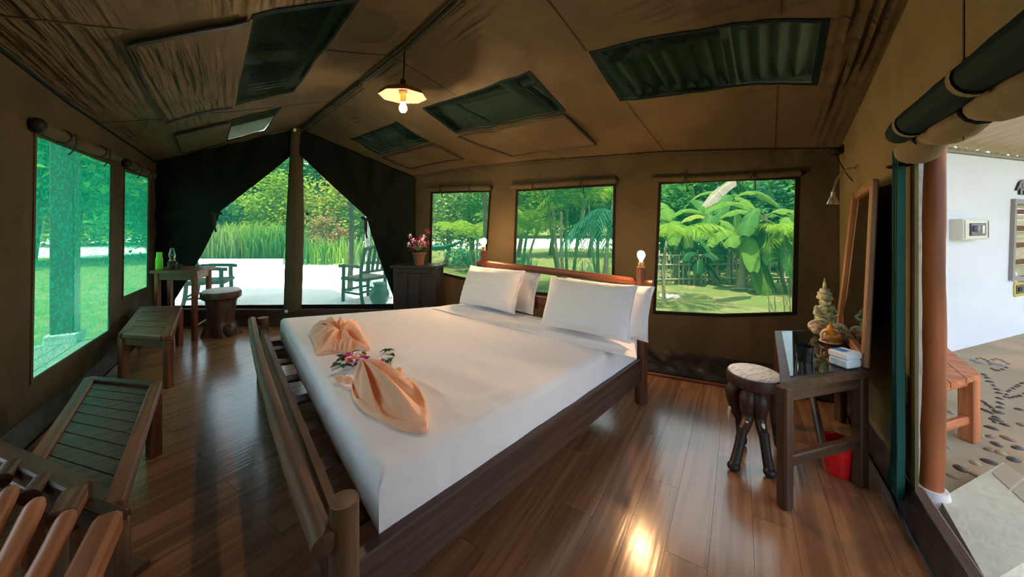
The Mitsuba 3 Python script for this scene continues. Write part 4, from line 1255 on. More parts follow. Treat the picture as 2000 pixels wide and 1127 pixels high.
part(mr, 'frame_bar', [beam(mb0 + mup * 0.03, mb1 + mup * 0.03, 0.05, 0.03, 0.006, up=mn)], 'wood_mirror')
g0 = [mb0 + mx * 0.02 + mup * 0.04, mb1 - mx * 0.02 + mup * 0.04, mt1 - mx * 0.02 - mup * 0.03, mt0 + mx * 0.02 - mup * 0.03]
part(mr, 'glass', [hexa([p - mn * 0.010 for p in g0], [p - mn * 0.004 for p in g0])], 'mirror_glass')
part(mr, 'backing', [hexa([p - mn * 0.016 for p in g0], [p - mn * 0.011 for p in g0])], 'black_matt')

gl = thing('gooseneck_lamp', 'small pale gooseneck spot lamp on the corner above the mirror', 'lamp')
ga = at(1688, 352, 2.60)
gp = smoothpath([at(1694, 352, 2.68), at(1685, 336, 2.66), at(1668, 328, 2.62), at(1648, 334, 2.58), at(1634, 352, 2.56), at(1627, 378, 2.55)], 26)
part(gl, 'neck', [tube(gp, 0.0065, 8)], 'chrome')
sd = gp[-1]
part(gl, 'head', [xf(lathe([(0, 0.012), (0.012, 0.012), (0.014, -0.02), (0.02, -0.03), (0.036, -0.075), (0.033, -0.075), (0.017, -0.03), (0, -0.028)], 18), t=sd)], 'chrome')
part(gl, 'bulb', [ball(sd + [0, 0, -0.05], 0.016, 8)], 'knob_white')
part(gl, 'bracket', [xf(pbox(0.05, 0.03, 0.07, 0.006), rotz(0.9), gp[0])], 'black_matt')
wr = thing('wall_cable', 'thin dark cable drooping down the corner beside the mirror', 'cable')
put(wr, [tube(smoothpath([at(1632, 300, 2.93), at(1645, 325, 2.8), at(1664, 352, 2.68), at(1684, 366, 2.62), at(1700, 360, 2.30)], 24), 0.004, 6)], 'black_matt')
jn = thing('corner_joint', 'black pole joint in the corner where roof and walls meet', 'pole joint')
put(jn, [ball(at(1632, 296, 2.94), (0.045, 0.045, 0.035), 9), tube([at(1632, 296, 2.94), at(1650, 285, 2.90)], 0.016, 8)], 'black_matt')

# figurines on the dressing table
fg = thing('crowned_figurine', 'pale green and gold crowned figurine kneeling on a shell by the mirror', 'figurine')
c0 = np.array([2.15, 2.465, zt + 0.004])
P_ = lambda pr, n=18: xf(lathe(pr, n), t=c0)
part(fg, 'base', [xf(ball((0, 0, 0.05), (0.085, 0.075, 0.052), 12), rotz(0.5), c0), ball(c0 + [-0.055, -0.02, 0.075], (0.07, 0.05, 0.045), 10), ball(c0 + [-0.09, -0.04, 0.055], (0.03, 0.028, 0.03), 9), ball(c0 + [0.03, -0.05, 0.065], (0.055, 0.04, 0.045), 10)], 'shell', 'shell shaped base')
part(fg, 'torso', [P_([(0, 0.10), (0.052, 0.10), (0.055, 0.125), (0.036, 0.15), (0.046, 0.18), (0.05, 0.195), (0.022, 0.212), (0, 0.214)])], 'jade')
for s in (-1, 1):
    part(fg, 'arm', [tube(smoothpath([c0 + [0.046 * s, 0, 0.19], c0 + [0.072 * s, -0.012, 0.155], c0 + [0.035 * s, -0.045, 0.145], c0 + [0.004 * s, -0.052, 0.165]], 12), [0.014] * 5 + [0.011] * 7, 8)], 'jade')
    part(fg, 'epaulet', [xf(lathe([(0.016, 0), (0.010, 0.012), (0.0, 0.028)], 8), t=c0 + [0.058 * s, 0, 0.19])], 'jade')
part(fg, 'head', [ball(c0 + [0, -0.004, 0.235], (0.032, 0.034, 0.04), 10), ball(c0 + [0, -0.037, 0.232], (0.006, 0.008, 0.01), 6)], 'jade')
part(fg, 'crown', [P_([(0.036, 0.252), (0.046, 0.258), (0.044, 0.272), (0.038, 0.276), (0.040, 0.30), (0.028, 0.305), (0.026, 0.325), (0.012, 0.33), (0.010, 0.355), (0.0, 0.405)])], 'jade')
lathe_s = lambda pr, n: lathe([(r * 0.82, z * 0.9) for r, z in pr], n)
pf = thing('amber_pot', 'glossy amber round pot figurine in front of the crowned figurine', 'ornament')
c1 = np.array([2.055, 2.31, zt + 0.004])
part(pf, 'body', [xf(lathe_s([(0, 0), (0.035, 0.002), (0.06, 0.03), (0.068, 0.06), (0.055, 0.092), (0.03, 0.108), (0, 0.11)], 22), t=c1)], 'amber')
part(pf, 'lid', [xf(lathe_s([(0.028, 0.106), (0.026, 0.122), (0.016, 0.135), (0.008, 0.142), (0.01, 0.152), (0, 0.158)], 16), t=c1)], 'amber')
for s in (-1, 1):
    part(pf, 'handle', [tube([c1 + [s * 0.048, -0.01, 0.085], c1 + [s * 0.078, -0.02, 0.075], c1 + [s * 0.074, -0.02, 0.035], c1 + [s * 0.05, -0.012, 0.03]], 0.009, 8)], 'shell', 'pale looped handle')
part(pf, 'collar', [xf(lathe_s([(0.062, 0.012), (0.072, 0.016), (0.07, 0.026), (0.06, 0.028)], 20), t=c1)], 'shell')
bx = thing('tissue_box', 'clear plastic box with a blue and white lid on the dressing table', 'box')
c2 = atz(1650, 714, zt + 0.004)
bm = rotz(math.atan2(*(q[1] - q[0])[::-1]) + 0.05)
part(bx, 'tray', [xf(pbox(0.105, 0.095, 0.045, 0.008), bm, c2 + [0, 0, 0.024])], 'box_clear')
part(bx, 'lid', [xf(pbox(0.112, 0.10, 0.036, 0.008), bm, c2 + [0, 0, 0.065])], 'paint_white')
part(bx, 'label', [xf(pbox(0.05, 0.055, 0.002, 0.0005), bm, c2 + bm @ np.array([-0.014, 0.012, 0]) + [0, 0, 0.084])], 'label_blue')
part(bx, 'label', [xf(pbox(0.03, 0.02, 0.002, 0.0005), bm, c2 + bm @ np.array([0.033, -0.02, 0]) + [0, 0, 0.084])], 'cushion_grey')
cup = thing('drinking_glass', 'dark grey drinking glass standing on the black glass top', 'glass')
c3 = atz(1572, 704, zt + 0.005)
put(cup, [xf(lathe([(0, 0), (0.038, 0), (0.045, 0.085), (0.041, 0.085), (0.035, 0.008), (0, 0.008)], 20), t=c3)], 'glass_top')

# carved elephant-leg stool beside the dressing table
ss_ = thing('round_stool', 'dark carved stool with curved black feet and a grey round seat beside the dressing table', 'stool')
c0 = np.array([1.555, 2.30, 0])
part(ss_, 'seat_ring', [xf(lathe([(0, 0.385), (0.12, 0.385), (0.152, 0.405), (0.158, 0.44), (0.150, 0.468), (0, 0.468)], 30), t=c0)], 'wood_vanity')
part(ss_, 'cushion', [xf(lathe([(0.142, 0.468), (0.143, 0.476), (0.128, 0.483), (0.06, 0.487), (0, 0.488)], 30), t=c0)], 'cushion_grey', 'grey patterned round seat')
for px, py in ((1434, 918), (1503, 930), (1450, 868), (1522, 878)):
    ft = gr(px, py)
    dv = unit(np.append((ft - c0)[:2], 0))
    tan = np.array([-dv[1], dv[0], 0])
    pth = smoothpath([c0 + dv * 0.085 + [0, 0, 0.395], c0 + dv * 0.125 + [0, 0, 0.33], c0 * [1, 1, 0] + dv * 0.115 + [0, 0, 0.25], (c0 + dv * 0.10) * 0.55 + ft * 0.45 + [0, 0, 0.17]], 14)
    lg = part(ss_, 'leg', [tube(pth, np.interp(np.linspace(0, 1, 14), [0, 0.25, 0.6, 1], [0.04, 0.046, 0.034, 0.027]), 12, lump=0.12, seed=3)], 'wood_vanity')
    pt2 = smoothpath([pth[-1] + [0, 0, 0.02], (pth[-1] + ft) / 2 + [0, 0, 0.01], ft + [0, 0, 0.03]], 10)
    part(ss_, 'foot', [tube(pt2, np.interp(np.linspace(0, 1, 10), [0, 0.5, 1], [0.028, 0.026, 0.028]), 12), ball(ft + dv * 0.008 + [0, 0, 0.026], (0.034, 0.034, 0.026), 9)], 'wood_black', 'black carved foot')
    kk = pth[9]
    part(ss_, 'tusk', [tube(smoothpath([kk - tan * 0.0 + dv * 0.03 + [0, -0.01, 0.0], kk + dv * 0.04 + [0, -0.014, -0.05], kk + dv * 0.035 + [0, -0.012, -0.10]], 8), np.linspace(0.010, 0.005, 8), 8)], 'ivory', 'small ivory coloured tusk')

bu = thing('waste_bucket', 'bright red plastic bucket under the dressing table', 'bucket')
c0 = np.array([1.868, 2.055, 0])
part(bu, 'body', [xf(lathe([(0, 0.001), (0.056, 0.001), (0.066, 0.03), (0.079, 0.185), (0.076, 0.185), (0.062, 0.03), (0.052, 0.008), (0, 0.008)], 28), t=c0)], 'red_plastic')
part(bu, 'rim', [xf(lathe([(0.078, 0.180), (0.086, 0.182), (0.087, 0.192), (0.078, 0.194), (0.075, 0.186)], 28), t=c0)], 'red_plastic')
part(bu, 'band', [xf(lathe([(0.072, 0.118), (0.077, 0.120), (0.0775, 0.126), (0.073, 0.128)], 28), t=c0)], 'red_plastic')
# ------------------------------------------------------------------ the doorway and what hangs in it
crt = thing('rolled_door_curtain', 'dark green door curtain rolled up and strapped above the doorway', 'rolled curtain')
s_a, z_a, _ = wall_hit(D, E, 1756, 258, 0.10)
path = [pE(s, z, 0.10) for s, z in zip(np.linspace(s_a, DOORWAY[1] + 0.05, 24), 1.845 + 0.10 * np.linspace(0, 1, 24) ** 0.8)]
part(crt, 'roll', [tube(path, np.interp(np.linspace(0, 1, 24), [0, 0.05, 1], [0.047, 0.053, 0.062]), 16, lump=0.06, seed=31)], 'curtain_green')
for f in (2, 9, 16):
    c = np.array(path[f]); r = 0.058 + 0.0005 * f
    ring = [c + np.array([0, 0, 1.0]) * math.sin(a) * r + ine * math.cos(a) * r for a in np.linspace(0, 2 * np.pi, 19)]
    ring2 = [p + np.array([*de, 0]) * 0.03 for p in ring]
    part(crt, 'strap', slabgrid(np.stack([ring, ring2]), np.array([0, 0, 0.0001]), 1), 'canvas_pale')
vl = thing('canvas_valance', 'tan canvas roll bunched and tied under the green roll', 'rolled canvas')
z0 = 1.80
segs = [(DOORWAY[0] - 0.06, DOORWAY[0] + 0.20, 0.075, 1.795), (DOORWAY[0] + 0.18, DOORWAY[0] + 0.60, 0.068, 1.83), (DOORWAY[0] + 0.58, DOORWAY[0] + 1.0, 0.075, 1.845), (DOORWAY[0] + 0.98, DOORWAY[1], 0.075, 1.86)]
for k, (sa, sb, r, zc) in enumerate(segs):
    t_ = np.linspace(0, 1, 16)
    pth = [pE(sa + (sb - sa) * t, zc + 0.03 * t - 0.02 * math.sin(math.pi * t), 0.005) for t in t_]
    rad = r * np.clip(np.sin(np.pi * (0.12 + 0.76 * t_)) ** 0.45, 0.4, 1)
    part(vl, 'roll', [tube(pth, rad, 16, lump=0.16, seed=40 + k)], 'canvas_pale')
for k, (sa, sb, r, zc) in enumerate(segs[1:]):
    c = pE(sa + 0.01, zc, 0.005)
    part(vl, 'tie', [tube([c + np.array([0, 0, 1.0]) * math.sin(a) * 0.058 + ine * math.cos(a) * 0.058 for a in np.linspace(0, 2 * np.pi, 15)], 0.008, 6, cap=False)], 'curtain_green')

dc = thing('door_curtain_strip', 'narrow dark teal curtain hanging beside the doorway post', 'curtain')
n, m = 40, 25
P = np.zeros((n, m, 3))
for i in range(n):
    z = 1.80 - (1.80 - 0.07) * i / (n - 1)
    wdt = np.interp(z, [0.07, 0.25, 0.7, 1.3, 1.8], [0.16, 0.10, 0.07, 0.06, 0.07])
    s_c = DOORWAY[0] - 0.036 - np.interp(z, [0.07, 0.3, 1.8], [0.05, 0.012, 0.0])
    for j in range(m):
        a = j / (m - 1)
        P[i, j] = pE(s_c - wdt / 2 + wdt * a, z, 0.045 + 0.016 * math.sin(2 * math.pi * 3.2 * a + 0.5 * z))
part(dc, 'cloth', slabgrid(P, ine, 0.003), 'curtain_teal')
part(dc, 'tie', [tube([pE(DOORWAY[0] - 0.055 + 0.05 * math.cos(a), 1.72, 0.045 + 0.034 * math.sin(a)) for a in np.linspace(0, 2 * math.pi, 15)], 0.006, 6, cap=False)], 'curtain_green')

# ------------------------------------------------------------------ the bathroom court behind the doorway
BZ = -0.15
bq = lambda px, py, z=BZ: gr(px, py, z)
W0, W1 = bq(1838, 692)[:2], bq(2000, 651)[:2]
wd = unit(W1 - W0)
W0 = W0 - wd * 1.2
W1 = W1 + wd * 2.2
wn = np.array([wd[1], -wd[0], 0])
struct('floor_1', 'sandy bathroom floor inlaid with dark pebbles')
used['floor_1__ground'] = 0
court = sg.Polygon([pE(-0.9, 0, -0.12)[:2] + [0.6, 0.6], pE(DOORWAY[1] + 0.5, 0, -0.12)[:2], [4.6, -1.2], [9.5, 1.2], W1 + np.array([0.05, 0.05]), W0])
pg_ = extr(court, 0.12)
put('floor_1__ground', [xf(pg_, t=(0, 0, BZ - 0.12))], 'earth_sand')
struct('wall_bathroom', 'smooth white bathroom wall seen through the doorway')
Lw = np.linalg.norm(W1 - W0)
wh = lambda px, py, off=0.0: wall_hit(W0, W1, px, py, off)
win_b = [wh(1977, 396)[:2], wh(2040, 400)[:2], wh(2040, 545)[:2], wh(1972, 540)[:2]]
used['wall_bathroom__render'] = 0
canvas_wall(W0, W1, [(0, BZ - 0.02), (Lw, BZ - 0.02), (Lw, 2.30), (0, 2.25)], [win_b], 'paint_white', 'wall_bathroom__render')
wp = lambda s, z, off: np.array([*(W0 + wd * s), z]) + wn * off
struct('window_6', 'small grey framed window with a brown blind in the white wall')
used['window_6__frame'] = 0
gb = sg.Polygon(win_b)
put('window_6__frame', [onplane(extr(gb.buffer(0.05, join_style=2).difference(gb.buffer(-0.015, join_style=2)), 0.06), wp(0, 0, -0.02), np.array([*wd, 0]), np.array([0, 0, 1.0]), wn)], 'grey_frame')
sb0, zb0, sb1, zb1 = gb.bounds
for k in range(12):
    zz_ = sb0
    z0_ = zb0 + (zb1 if False else 0)
zlo, zhi = gb.bounds[1], gb.bounds[3]
slo, shi = gb.bounds[0], gb.bounds[2]
for k in range(14):
    zc = zlo + (zhi - zlo) * (k + 0.5) / 14
    part('window_6', 'blind_slat', [beam(wp(slo, zc, -0.05), wp(shi, zc, -0.05), 0.012, (zhi - zlo) / 14 * 0.93, 0.003)], 'bamboo' if k % 3 else 'terracotta')
part('window_6', 'bottle', [xf(lathe([(0, 0), (0.04, 0), (0.04, 0.12), (0.02, 0.15), (0, 0.15)], 14), t=wp(slo + 0.12, zlo + 0.02, -0.01))], 'paint_white', 'white jar on the window ledge')
# roof of the bathroom
rf = struct('trim_4', 'pinkish corrugated bathroom roof sheet with a light gap above the white wall')
used['trim_4__sheet'] = 0
nC = 300
s = np.linspace(-1.7, Lw, nC)
P = np.zeros((nC, 7, 3))
for i, a in enumerate(s):
    for j, t in enumerate(np.linspace(0, 1, 7)):
        P[i, j] = wp(a, 2.39 + 0.80 * t + 0.022 * math.sin(2 * math.pi * a / 0.30), -0.12 + 2.6 * t)
put('trim_4__sheet', slabgrid(P, np.array([0, 0, 1.0]), 0.002), 'tin_pink')
part('trim_4', 'beam', [beam(wp(-0.2, 2.80, 1.55), wp(Lw, 2.80, 1.55), 0.05, 0.08)], 'roof_timber')
part('trim_4', 'wall_plate', [beam(wp(0, 2.275, -0.006), wp(Lw, 2.325, -0.006), 0.06, 0.03)], 'grey_frame')
rngb = np.random.default_rng(3)
for k in range(26):
    a = 0.6 + k * 0.17
    part('trim_4', 'mortar_lump', [ball(wp(a, 2.31 + rngb.uniform(0, 0.02), -0.005), (0.05 + rngb.uniform(0, .02), 0.03, 0.025), 6)], 'stalk_pale')

# safe on the wall
sf = thing('wall_safe', 'cream metal safe with a dark keypad fixed to the white bathroom wall', 'safe')
c = wh(1884, 449)
sw, sh_, sdp = 0.62, 0.25, 0.11
fc = at(1903, 448, c[2][1] * 0.975)
sc_ = (fc[:2] - W0) @ wd
part(sf, 'body', [onplane(pbox(sw, sh_, sdp, 0.006), wp(sc_, fc[2], sdp / 2), np.array([*wd, 0]), np.array([0, 0, 1.0]), wn)], 'safe_cream')
part(sf, 'door', [onplane(pbox(sw * 0.93, sh_ * 0.88, 0.012, 0.003), wp(sc_, fc[2], sdp + 0.005), np.array([*wd, 0]), np.array([0, 0, 1.0]), wn)], 'safe_cream')
pn = part(sf, 'panel', [onplane(pbox(sw * 0.62, sh_ * 0.6, 0.02, 0.006), wp(sc_ - 0.005, fc[2], sdp + 0.015), np.array([*wd, 0]), np.array([0, 0, 1.0]), wn)], 'safe_panel', 'dark blue keypad panel')
part(pn, 'knob', [onplane(xf(lathe([(0, 0.03), (0.036, 0.028), (0.04, 0.0), (0, 0)], 20)), wp(sc_ - 0.09, fc[2] + 0.01, sdp + 0.024), np.array([*wd, 0]), np.array([0, 0, 1.0]), wn)], 'grey_frame')
part(pn, 'keypad', [onplane(pbox(0.06, 0.10, 0.008, 0.002), wp(sc_ + 0.10, fc[2], sdp + 0.026), np.array([*wd, 0]), np.array([0, 0, 1.0]), wn)], 'lime')
part(sf, 'hinge', [onplane(pbox(0.012, sh_ * 0.84, 0.012, 0.003), wp(sc_ + sw * 0.44, fc[2], sdp + 0.012), np.array([*wd, 0]), np.array([0, 0, 1.0]), wn)], 'grey_frame')

# elephant-shaped wooden plaque and switch plate
el = thing('elephant_plaque', 'dark wooden elephant-shaped plaque above the bathroom window', 'plaque')
c = wh(1999, 364)[:2]
b_ = sg.Point(0, 0).buffer(0.10)
import shapely.affinity as sa_
body = unary_union([sa_.scale(b_, 1.15, 0.85), sa_.translate(sa_.scale(b_, 0.5, 0.55), 0.13, 0.03), sg.box(-0.10, -0.13, -0.06, 0), sg.box(-0.04, -0.13, -0.01, 0), sg.box(0.03, -0.13, 0.07, 0), sg.box(0.165, -0.12, 0.195, 0.03), sg.Polygon([(-0.11, 0.02), (-0.15, -0.07), (-0.135, -0.08), (-0.09, -0.02)])])
part(el, 'board', [onplane(extr(sa_.scale(body, 2.1, 1, origin=(0, 0)), 0.02), wp(c[0] + 0.02, c[1] + 0.01, 0.004), np.array([*wd, 0]), np.array([0, 0, 1.0]), wn)], 'wood_black')
for k, x in enumerate((-0.13, 0.0, 0.13)):
    part(el, 'inlay', [onplane(xf(pbox(0.018, 0.07, 0.006, 0.002), rotz(0.3), (x, -0.01, 0.021)), wp(c[0] + 0.02, c[1] + 0.01, 0.004), np.array([*wd, 0]), np.array([0, 0, 1.0]), wn)], 'wood_red')
sw_ = thing('switch_plate', 'dark switch plate with yellow rounded rim below the bathroom window', 'switch plate')
c = wh(1999, 563)[:2]
rr_ = sg.box(-0.28, -0.045, 0.28, 0.045).buffer(0.055)
part(sw_, 'rim', [onplane(extr(rr_, 0.012), wp(c[0], c[1], 0.0), np.array([*wd, 0]), np.array([0, 0, 1.0]), wn)], 'yellow_rim')
part(sw_, 'plate', [onplane(extr(sg.box(-0.26, -0.04, 0.26, 0.04).buffer(0.02), 0.006), wp(c[0], c[1], 0.012), np.array([*wd, 0]), np.array([0, 0, 1.0]), wn)], 'safe_panel')
for x in (-0.17, 0.08):
    part(sw_, 'rocker', [onplane(pbox(0.12, 0.06, 0.012, 0.003), wp(c[0] + x, c[1], 0.02), np.array([*wd, 0]), np.array([0, 0, 1.0]), wn)], 'black_matt')

# bench of three planks
bb = thing('plank_bench', 'orange brown bench of three planks behind the doorway post', 'bench')
za = 0.36
q = [np.array([2.74, 2.325]), np.array([3.316, 2.535]), np.array([3.93, 3.33]), np.array([3.32, 3.22])]
for k in range(3):
    l0, l1 = k / 3 + 0.008, (k + 1) / 3 - 0.008
    cc = [q[0] * (1 - l0) + q[1] * l0, q[0] * (1 - l1) + q[1] * l1, q[3] * (1 - l1) + q[2] * l1, q[3] * (1 - l0) + q[2] * l0]
    part(bb, 'plank', [hexa([v3(p, za - 0.035) for p in cc], [v3(p, za) for p in cc])], 'wood_orange')
ends = [q[0] * 0.80 + q[3] * 0.12 + q[1] * 0.08, q[1] * 0.76 + q[2] * 0.12 + q[0] * 0.12, q[2] * 0.8 + q[1] * 0.12 + q[3] * 0.08, q[3] * 0.8 + q[0] * 0.12 + q[2] * 0.08]
for p in ends: part(bb, 'leg', [beam(v3(p, BZ), v3(p, za - 0.035), 0.085, 0.085, 0.008, up=(*unit(q[1] - q[0]), 0))], 'wood_orange')
for i, j in ((0, 1), (1, 2), (2, 3)):
    part(bb, 'apron', [beam(v3(ends[i], za - 0.07), v3(ends[j], za - 0.07), 0.025, 0.07, 0.004)], 'wood_orange')
for i, j in ((0, 1), (2, 3)):
    part(bb, 'stretcher', [beam(v3(ends[i], BZ + 0.16), v3(ends[j], BZ + 0.16), 0.035, 0.06, 0.006)], 'wood_orange')

# the log post on its white foot, and the white pier behind it
lp = thing('door_post', 'tall reddish peeled log post standing on a white concrete foot in the doorway', 'post')
b0, t0 = at(1820, 957, 1.94), at(1836, 262, 1.94)
t0[2] = 2.3; t0[0] = b0[0] + (at(1829, 300, 1.94)[0] - b0[0]) * 1.1
pth = np.array([b0 + (t0 - b0) * s + [0.006 * math.sin(7 * s), 0, 0] for s in np.linspace(0, 1, 30)])
part(lp, 'log', [tube(pth, np.linspace(0.046, 0.040, 30), 18, lump=0.10, seed=51)], 'wood_post')
part(lp, 'foot', [xf(lathe([(0, 0), (0.078, 0), (0.072, 0.10), (0.062, 0.155), (0, 0.158)], 16), t=(b0[0], b0[1], BZ))], 'concrete_white', 'white concrete foot')
pr = thing('white_pier', 'narrow white rendered pier between the teal curtain and the log post', 'pier')
c = at(1799, 700, 2.10)
put(pr, [xf(pbox(0.075, 0.05, 2.25, 0.008), rotz(-0.75), (c[0], c[1], BZ + 1.125))], 'concrete_white')

# stone step
stp = thing('stone_step', 'pale rough stone slab step with two brown tiles outside the doorway', 'step')
zs = -0.03
cc = [gr(1959, 903, zs)[:2], gr(1836, 974, zs)[:2], gr(1930, 1140, zs)[:2], gr(2130, 1020, zs)[:2]]
part(stp, 'slab', [hexa([v3(p, BZ) for p in cc], [v3(p, zs) for p in cc])], 'stone_slab')
for tpx in ([(1963, 905), (1936, 925), (1972, 958), (2003, 934)], [(2005, 936), (1975, 960), (2018, 1000), (2052, 972)]):
    tq = [gr(x, y, zs)[:2] for x, y in tpx]
    ce = sum(tq) / 4
    tq = [ce + (p - ce) * 0.93 for p in tq]
    part(stp, 'tile', [hexa([v3(p, zs - 0.004) for p in tq], [v3(p, zs + 0.004) for p in tq])], 'tile_brown')

# pebbles in the floor: a winding trail, leaf loops and scattered stones
rngp = np.random.default_rng(17)
def pebble(px, py, r, m):
    c = bq(px, py)
    if not court.contains(sg.Point(c[:2])): return
    a = rngp.uniform(0, math.pi)
    P_ = ball((0, 0, 0), (r, r * rngp.uniform(0.6, 0.85), 0.012), 5)
    part('floor_1', 'pebble', [xf(P_, rotz(a), c)], m)
def trail(pts, n, r, m):
    p = smoothpath([(*q_, 0) for q_ in pts], n)
    for x, y, _ in p: pebble(x + rngp.normal(0, 0.8), y + rngp.normal(0, 0.5), r * rngp.uniform(0.8, 1.2), m)
trail([(1921, 732), (1934, 745), (1946, 760), (1953, 778), (1953, 795), (1947, 812), (1942, 824)], 12, 0.028, 'pebble_dark')
trail([(1902, 775), (1920, 786), (1936, 796), (1946, 806)], 10, 0.018, 'pebble_dark')
trail([(1900, 795), (1918, 800), (1936, 806)], 7, 0.018, 'pebble_dark')
trail([(2000, 748), (1984, 756), (1972, 764), (1962, 775)], 9, 0.017, 'pebble_dark')
trail([(2004, 768), (1988, 775), (1972, 778)], 7, 0.017, 'pebble_dark')
trail([(1902, 706), (1914, 700), (1925, 704), (1935, 712)], 6, 0.02, 'pebble_brown')
trail([(1930, 706), (1945, 702), (1960, 706), (1968, 712)], 6, 0.02, 'pebble_brown')
trail([(1938, 720), (1950, 724), (1965, 718)], 5, 0.018, 'pebble_dark')
for x, y, r, m in [(1905, 705, .06, 'pebble_grey'), (1914, 709, .05, 'pebble_grey'), (1944, 711, .06, 'pebble_grey'), (1955, 713, .05, 'pebble_grey'), (1951, 806, .04, 'pebble_dark'), (1945, 820, .045, 'pebble_dark'), (1936, 836, .04, 'pebble_dark'),
                   (1934, 853, .035, 'pebble_brown'), (1946, 868, .04, 'pebble_dark'), (1968, 857, .045, 'pebble_brown'), (1932, 879, .035, 'pebble_brown'), (1934, 903, .045, 'pebble_dark'), (1988, 875, .045, 'pebble_dark'), (1980, 898, .045, 'pebble_dark'),
                   (1875, 915, .045, 'pebble_dark'), (1836, 960, .035, 'pebble_brown'), (1843, 870, .05, 'pebble_grey'), (1856, 805, .04, 'pebble_grey'), (1836, 797, .03, 'pebble_brown'), (1962, 830, .03, 'pebble_dark'), (1995, 830, .035, 'pebble_brown'), (1990, 800, .03, 'pebble_dark'),
                   (1915, 850, .03, 'stalk_pale'), (1905, 905, .035, 'stalk_pale'), (1860, 930, .035, 'stalk_pale'), (1955, 885, .04, 'stalk_pale'), (1903, 928, .03, 'stalk_pale')]:
    pebble(x, y, r, m)
pv = thing('paving_stone', 'dark grey flat stone on the sandy floor under the plank bench', 'stone')
cq = [bq(1833, 818)[:2], bq(1842, 818)[:2], bq(1862, 836)[:2], bq(1846, 840)[:2]]
put(pv, [hexa([v3(p, BZ) for p in cq], [v3(p, BZ + 0.03) for p in cq])], 'pebble_grey')
# ------------------------------------------------------------------ outdoors: ground, patio, veranda, shelter roof
GZ = -0.30
struct('ground_1', 'lawn around the tent')
put('ground_1', [gridmesh(np.stack(np.broadcast_arrays(np.linspace(-90, 90, 3)[:, None], np.linspace(-60, 130, 3)[None], np.full((3, 3), GZ)), -1), flip=False)], 'lawn')
struct('ground_2', 'pale sunlit road beyond the lawn')
put('ground_2', [xf(pbox(70, 11, 0.05, 0.01), t=(-12, 27.5, GZ + 0.012)), xf(pbox(33, 5.4, 0.05, 0.01), t=(-35.5, 19.3, GZ + 0.012))], 'road_white')
struct('floor_2', 'bright pale patio of large slabs in front of the net door')
used['floor_2__base'] = 0
patio = sg.Polygon([(-5.0, 5.08), (-1.35, 5.08), (-3.75, 13.9), (-13.5, 13.9)])
put('floor_2__base', [xf(extr(patio, 0.2), t=(0, 0, -0.29))], 'paving')
kx = 0
for i in range(13):
    for j in range(7):
        x0, y0 = -15.2 + i * 1.32, 5.22 + j * 1.24
        g = sg.box(x0 + 0.004, y0 + 0.004, x0 + 1.316, y0 + 1.236).intersection(patio)
        if g.is_empty or g.area < 0.02: continue
        part('floor_2', 'slab', [xf(extr(g, 0.04), t=(0, 0, -0.090 + 0.003 * ((i * 5 + j * 3) % 3)))], 'paving')
struct('floor_3', 'grey veranda boards outside the left windows')
ol = -inl
pL = lambda s, z, off: np.array([*(Lw0 + dl * s), z]) + ol * off
for k in range(15):
    o_ = 0.13 + k * 0.152
    part('floor_3', 'board', [beam(pL(0.4, -0.09, o_), pL(8.2, -0.09, o_), 0.144, 0.03, 0.004)], 'deck_board')
part('floor_3', 'joist', [beam(pL(0.4, -0.17, 2.27), pL(8.2, -0.17, 2.27), 0.05, 0.13, 0.004)], 'deck_board')

shl = thing('shelter_roof', 'corrugated metal shelter roof above the tent seen through the roof nets', 'roof')
def ruled(side, u, v, dz):
    eave = EAVE_L if side == 'left' else EAVE_R
    def lin(l, u):
        uc = np.clip(u, 0, 1)
        p = along(l, uc)
        d0, d1 = l[1] - l[0], l[-1] - l[-2]
        p = p + np.minimum(u, 0)[..., None] * unit(d0) * 7 + np.maximum(u - 1, 0)[..., None] * unit(d1) * 7
        return p
    r, e = lin(RIDGE, u), lin(eave, u)
    P = r + (e - r) * v[..., None]
    return P + np.array([0, 0, 1.0]) * np.broadcast_to(dz, P.shape[:-1])[..., None]
for side in ('left', 'right'):
    u, v = np.meshgrid(np.linspace(-0.38 if side == 'left' else -0.16, 1.15, 760), np.linspace(-0.01, 1.52 if side == 'left' else 1.26, 6), indexing='ij')
    L = 7.2 if side == 'left' else 5.0
    P = ruled(side, u, v, 0.52 + 0.022 * np.sin(2 * np.pi * u * L / 0.13))
    part(shl, 'sheet', slabgrid(P, np.array([0, 0, 1.0]), 0.002), 'tin_roof')
    for vv in (0.14, 0.40, 0.66, 0.92, 1.18):
        us = np.linspace(-0.09, 1.05, 24)
        line = ruled(side, us, np.full(24, vv), 0.46)
        for a, b in zip(line[:-1:4], line[4::4]):
            pass
        part(shl, 'purlin', [beam(line[0], line[8], 0.05, 0.07, 0.006), beam(line[8], line[16], 0.05, 0.07, 0.006), beam(line[16], line[23], 0.05, 0.07, 0.006)], 'roof_timber')
    for uu in (-0.06, 0.12, 0.30, 0.48, 0.66, 0.84, 1.0):
        l2 = ruled(side, np.array([uu, uu]), np.array([0.0, 1.24]), 0.37)
        part(shl, 'rafter', [beam(l2[0], l2[1], 0.05, 0.10, 0.006)], 'roof_timber')
def sh_post(label, x, y, zt_, r, m):
    t = thing('veranda_post', label, 'post')
    part(t, 'shaft', [xf(pbox(r * 2, r * 2, zt_ + 0.3, 0.01), rotz(0.6), (x, y, (zt_ - 0.3) / 2))], m)
    part(t, 'foot', [xf(pbox(r * 2.8, r * 2.8, 0.12, 0.01), rotz(0.6), (x, y, GZ + 0.28))], 'concrete_white')
_p = np.array([-5.62, 4.51])
sh_post('thick square veranda post outside the larger left window', _p[0], _p[1], 2.70, 0.10, 'wood_dark')
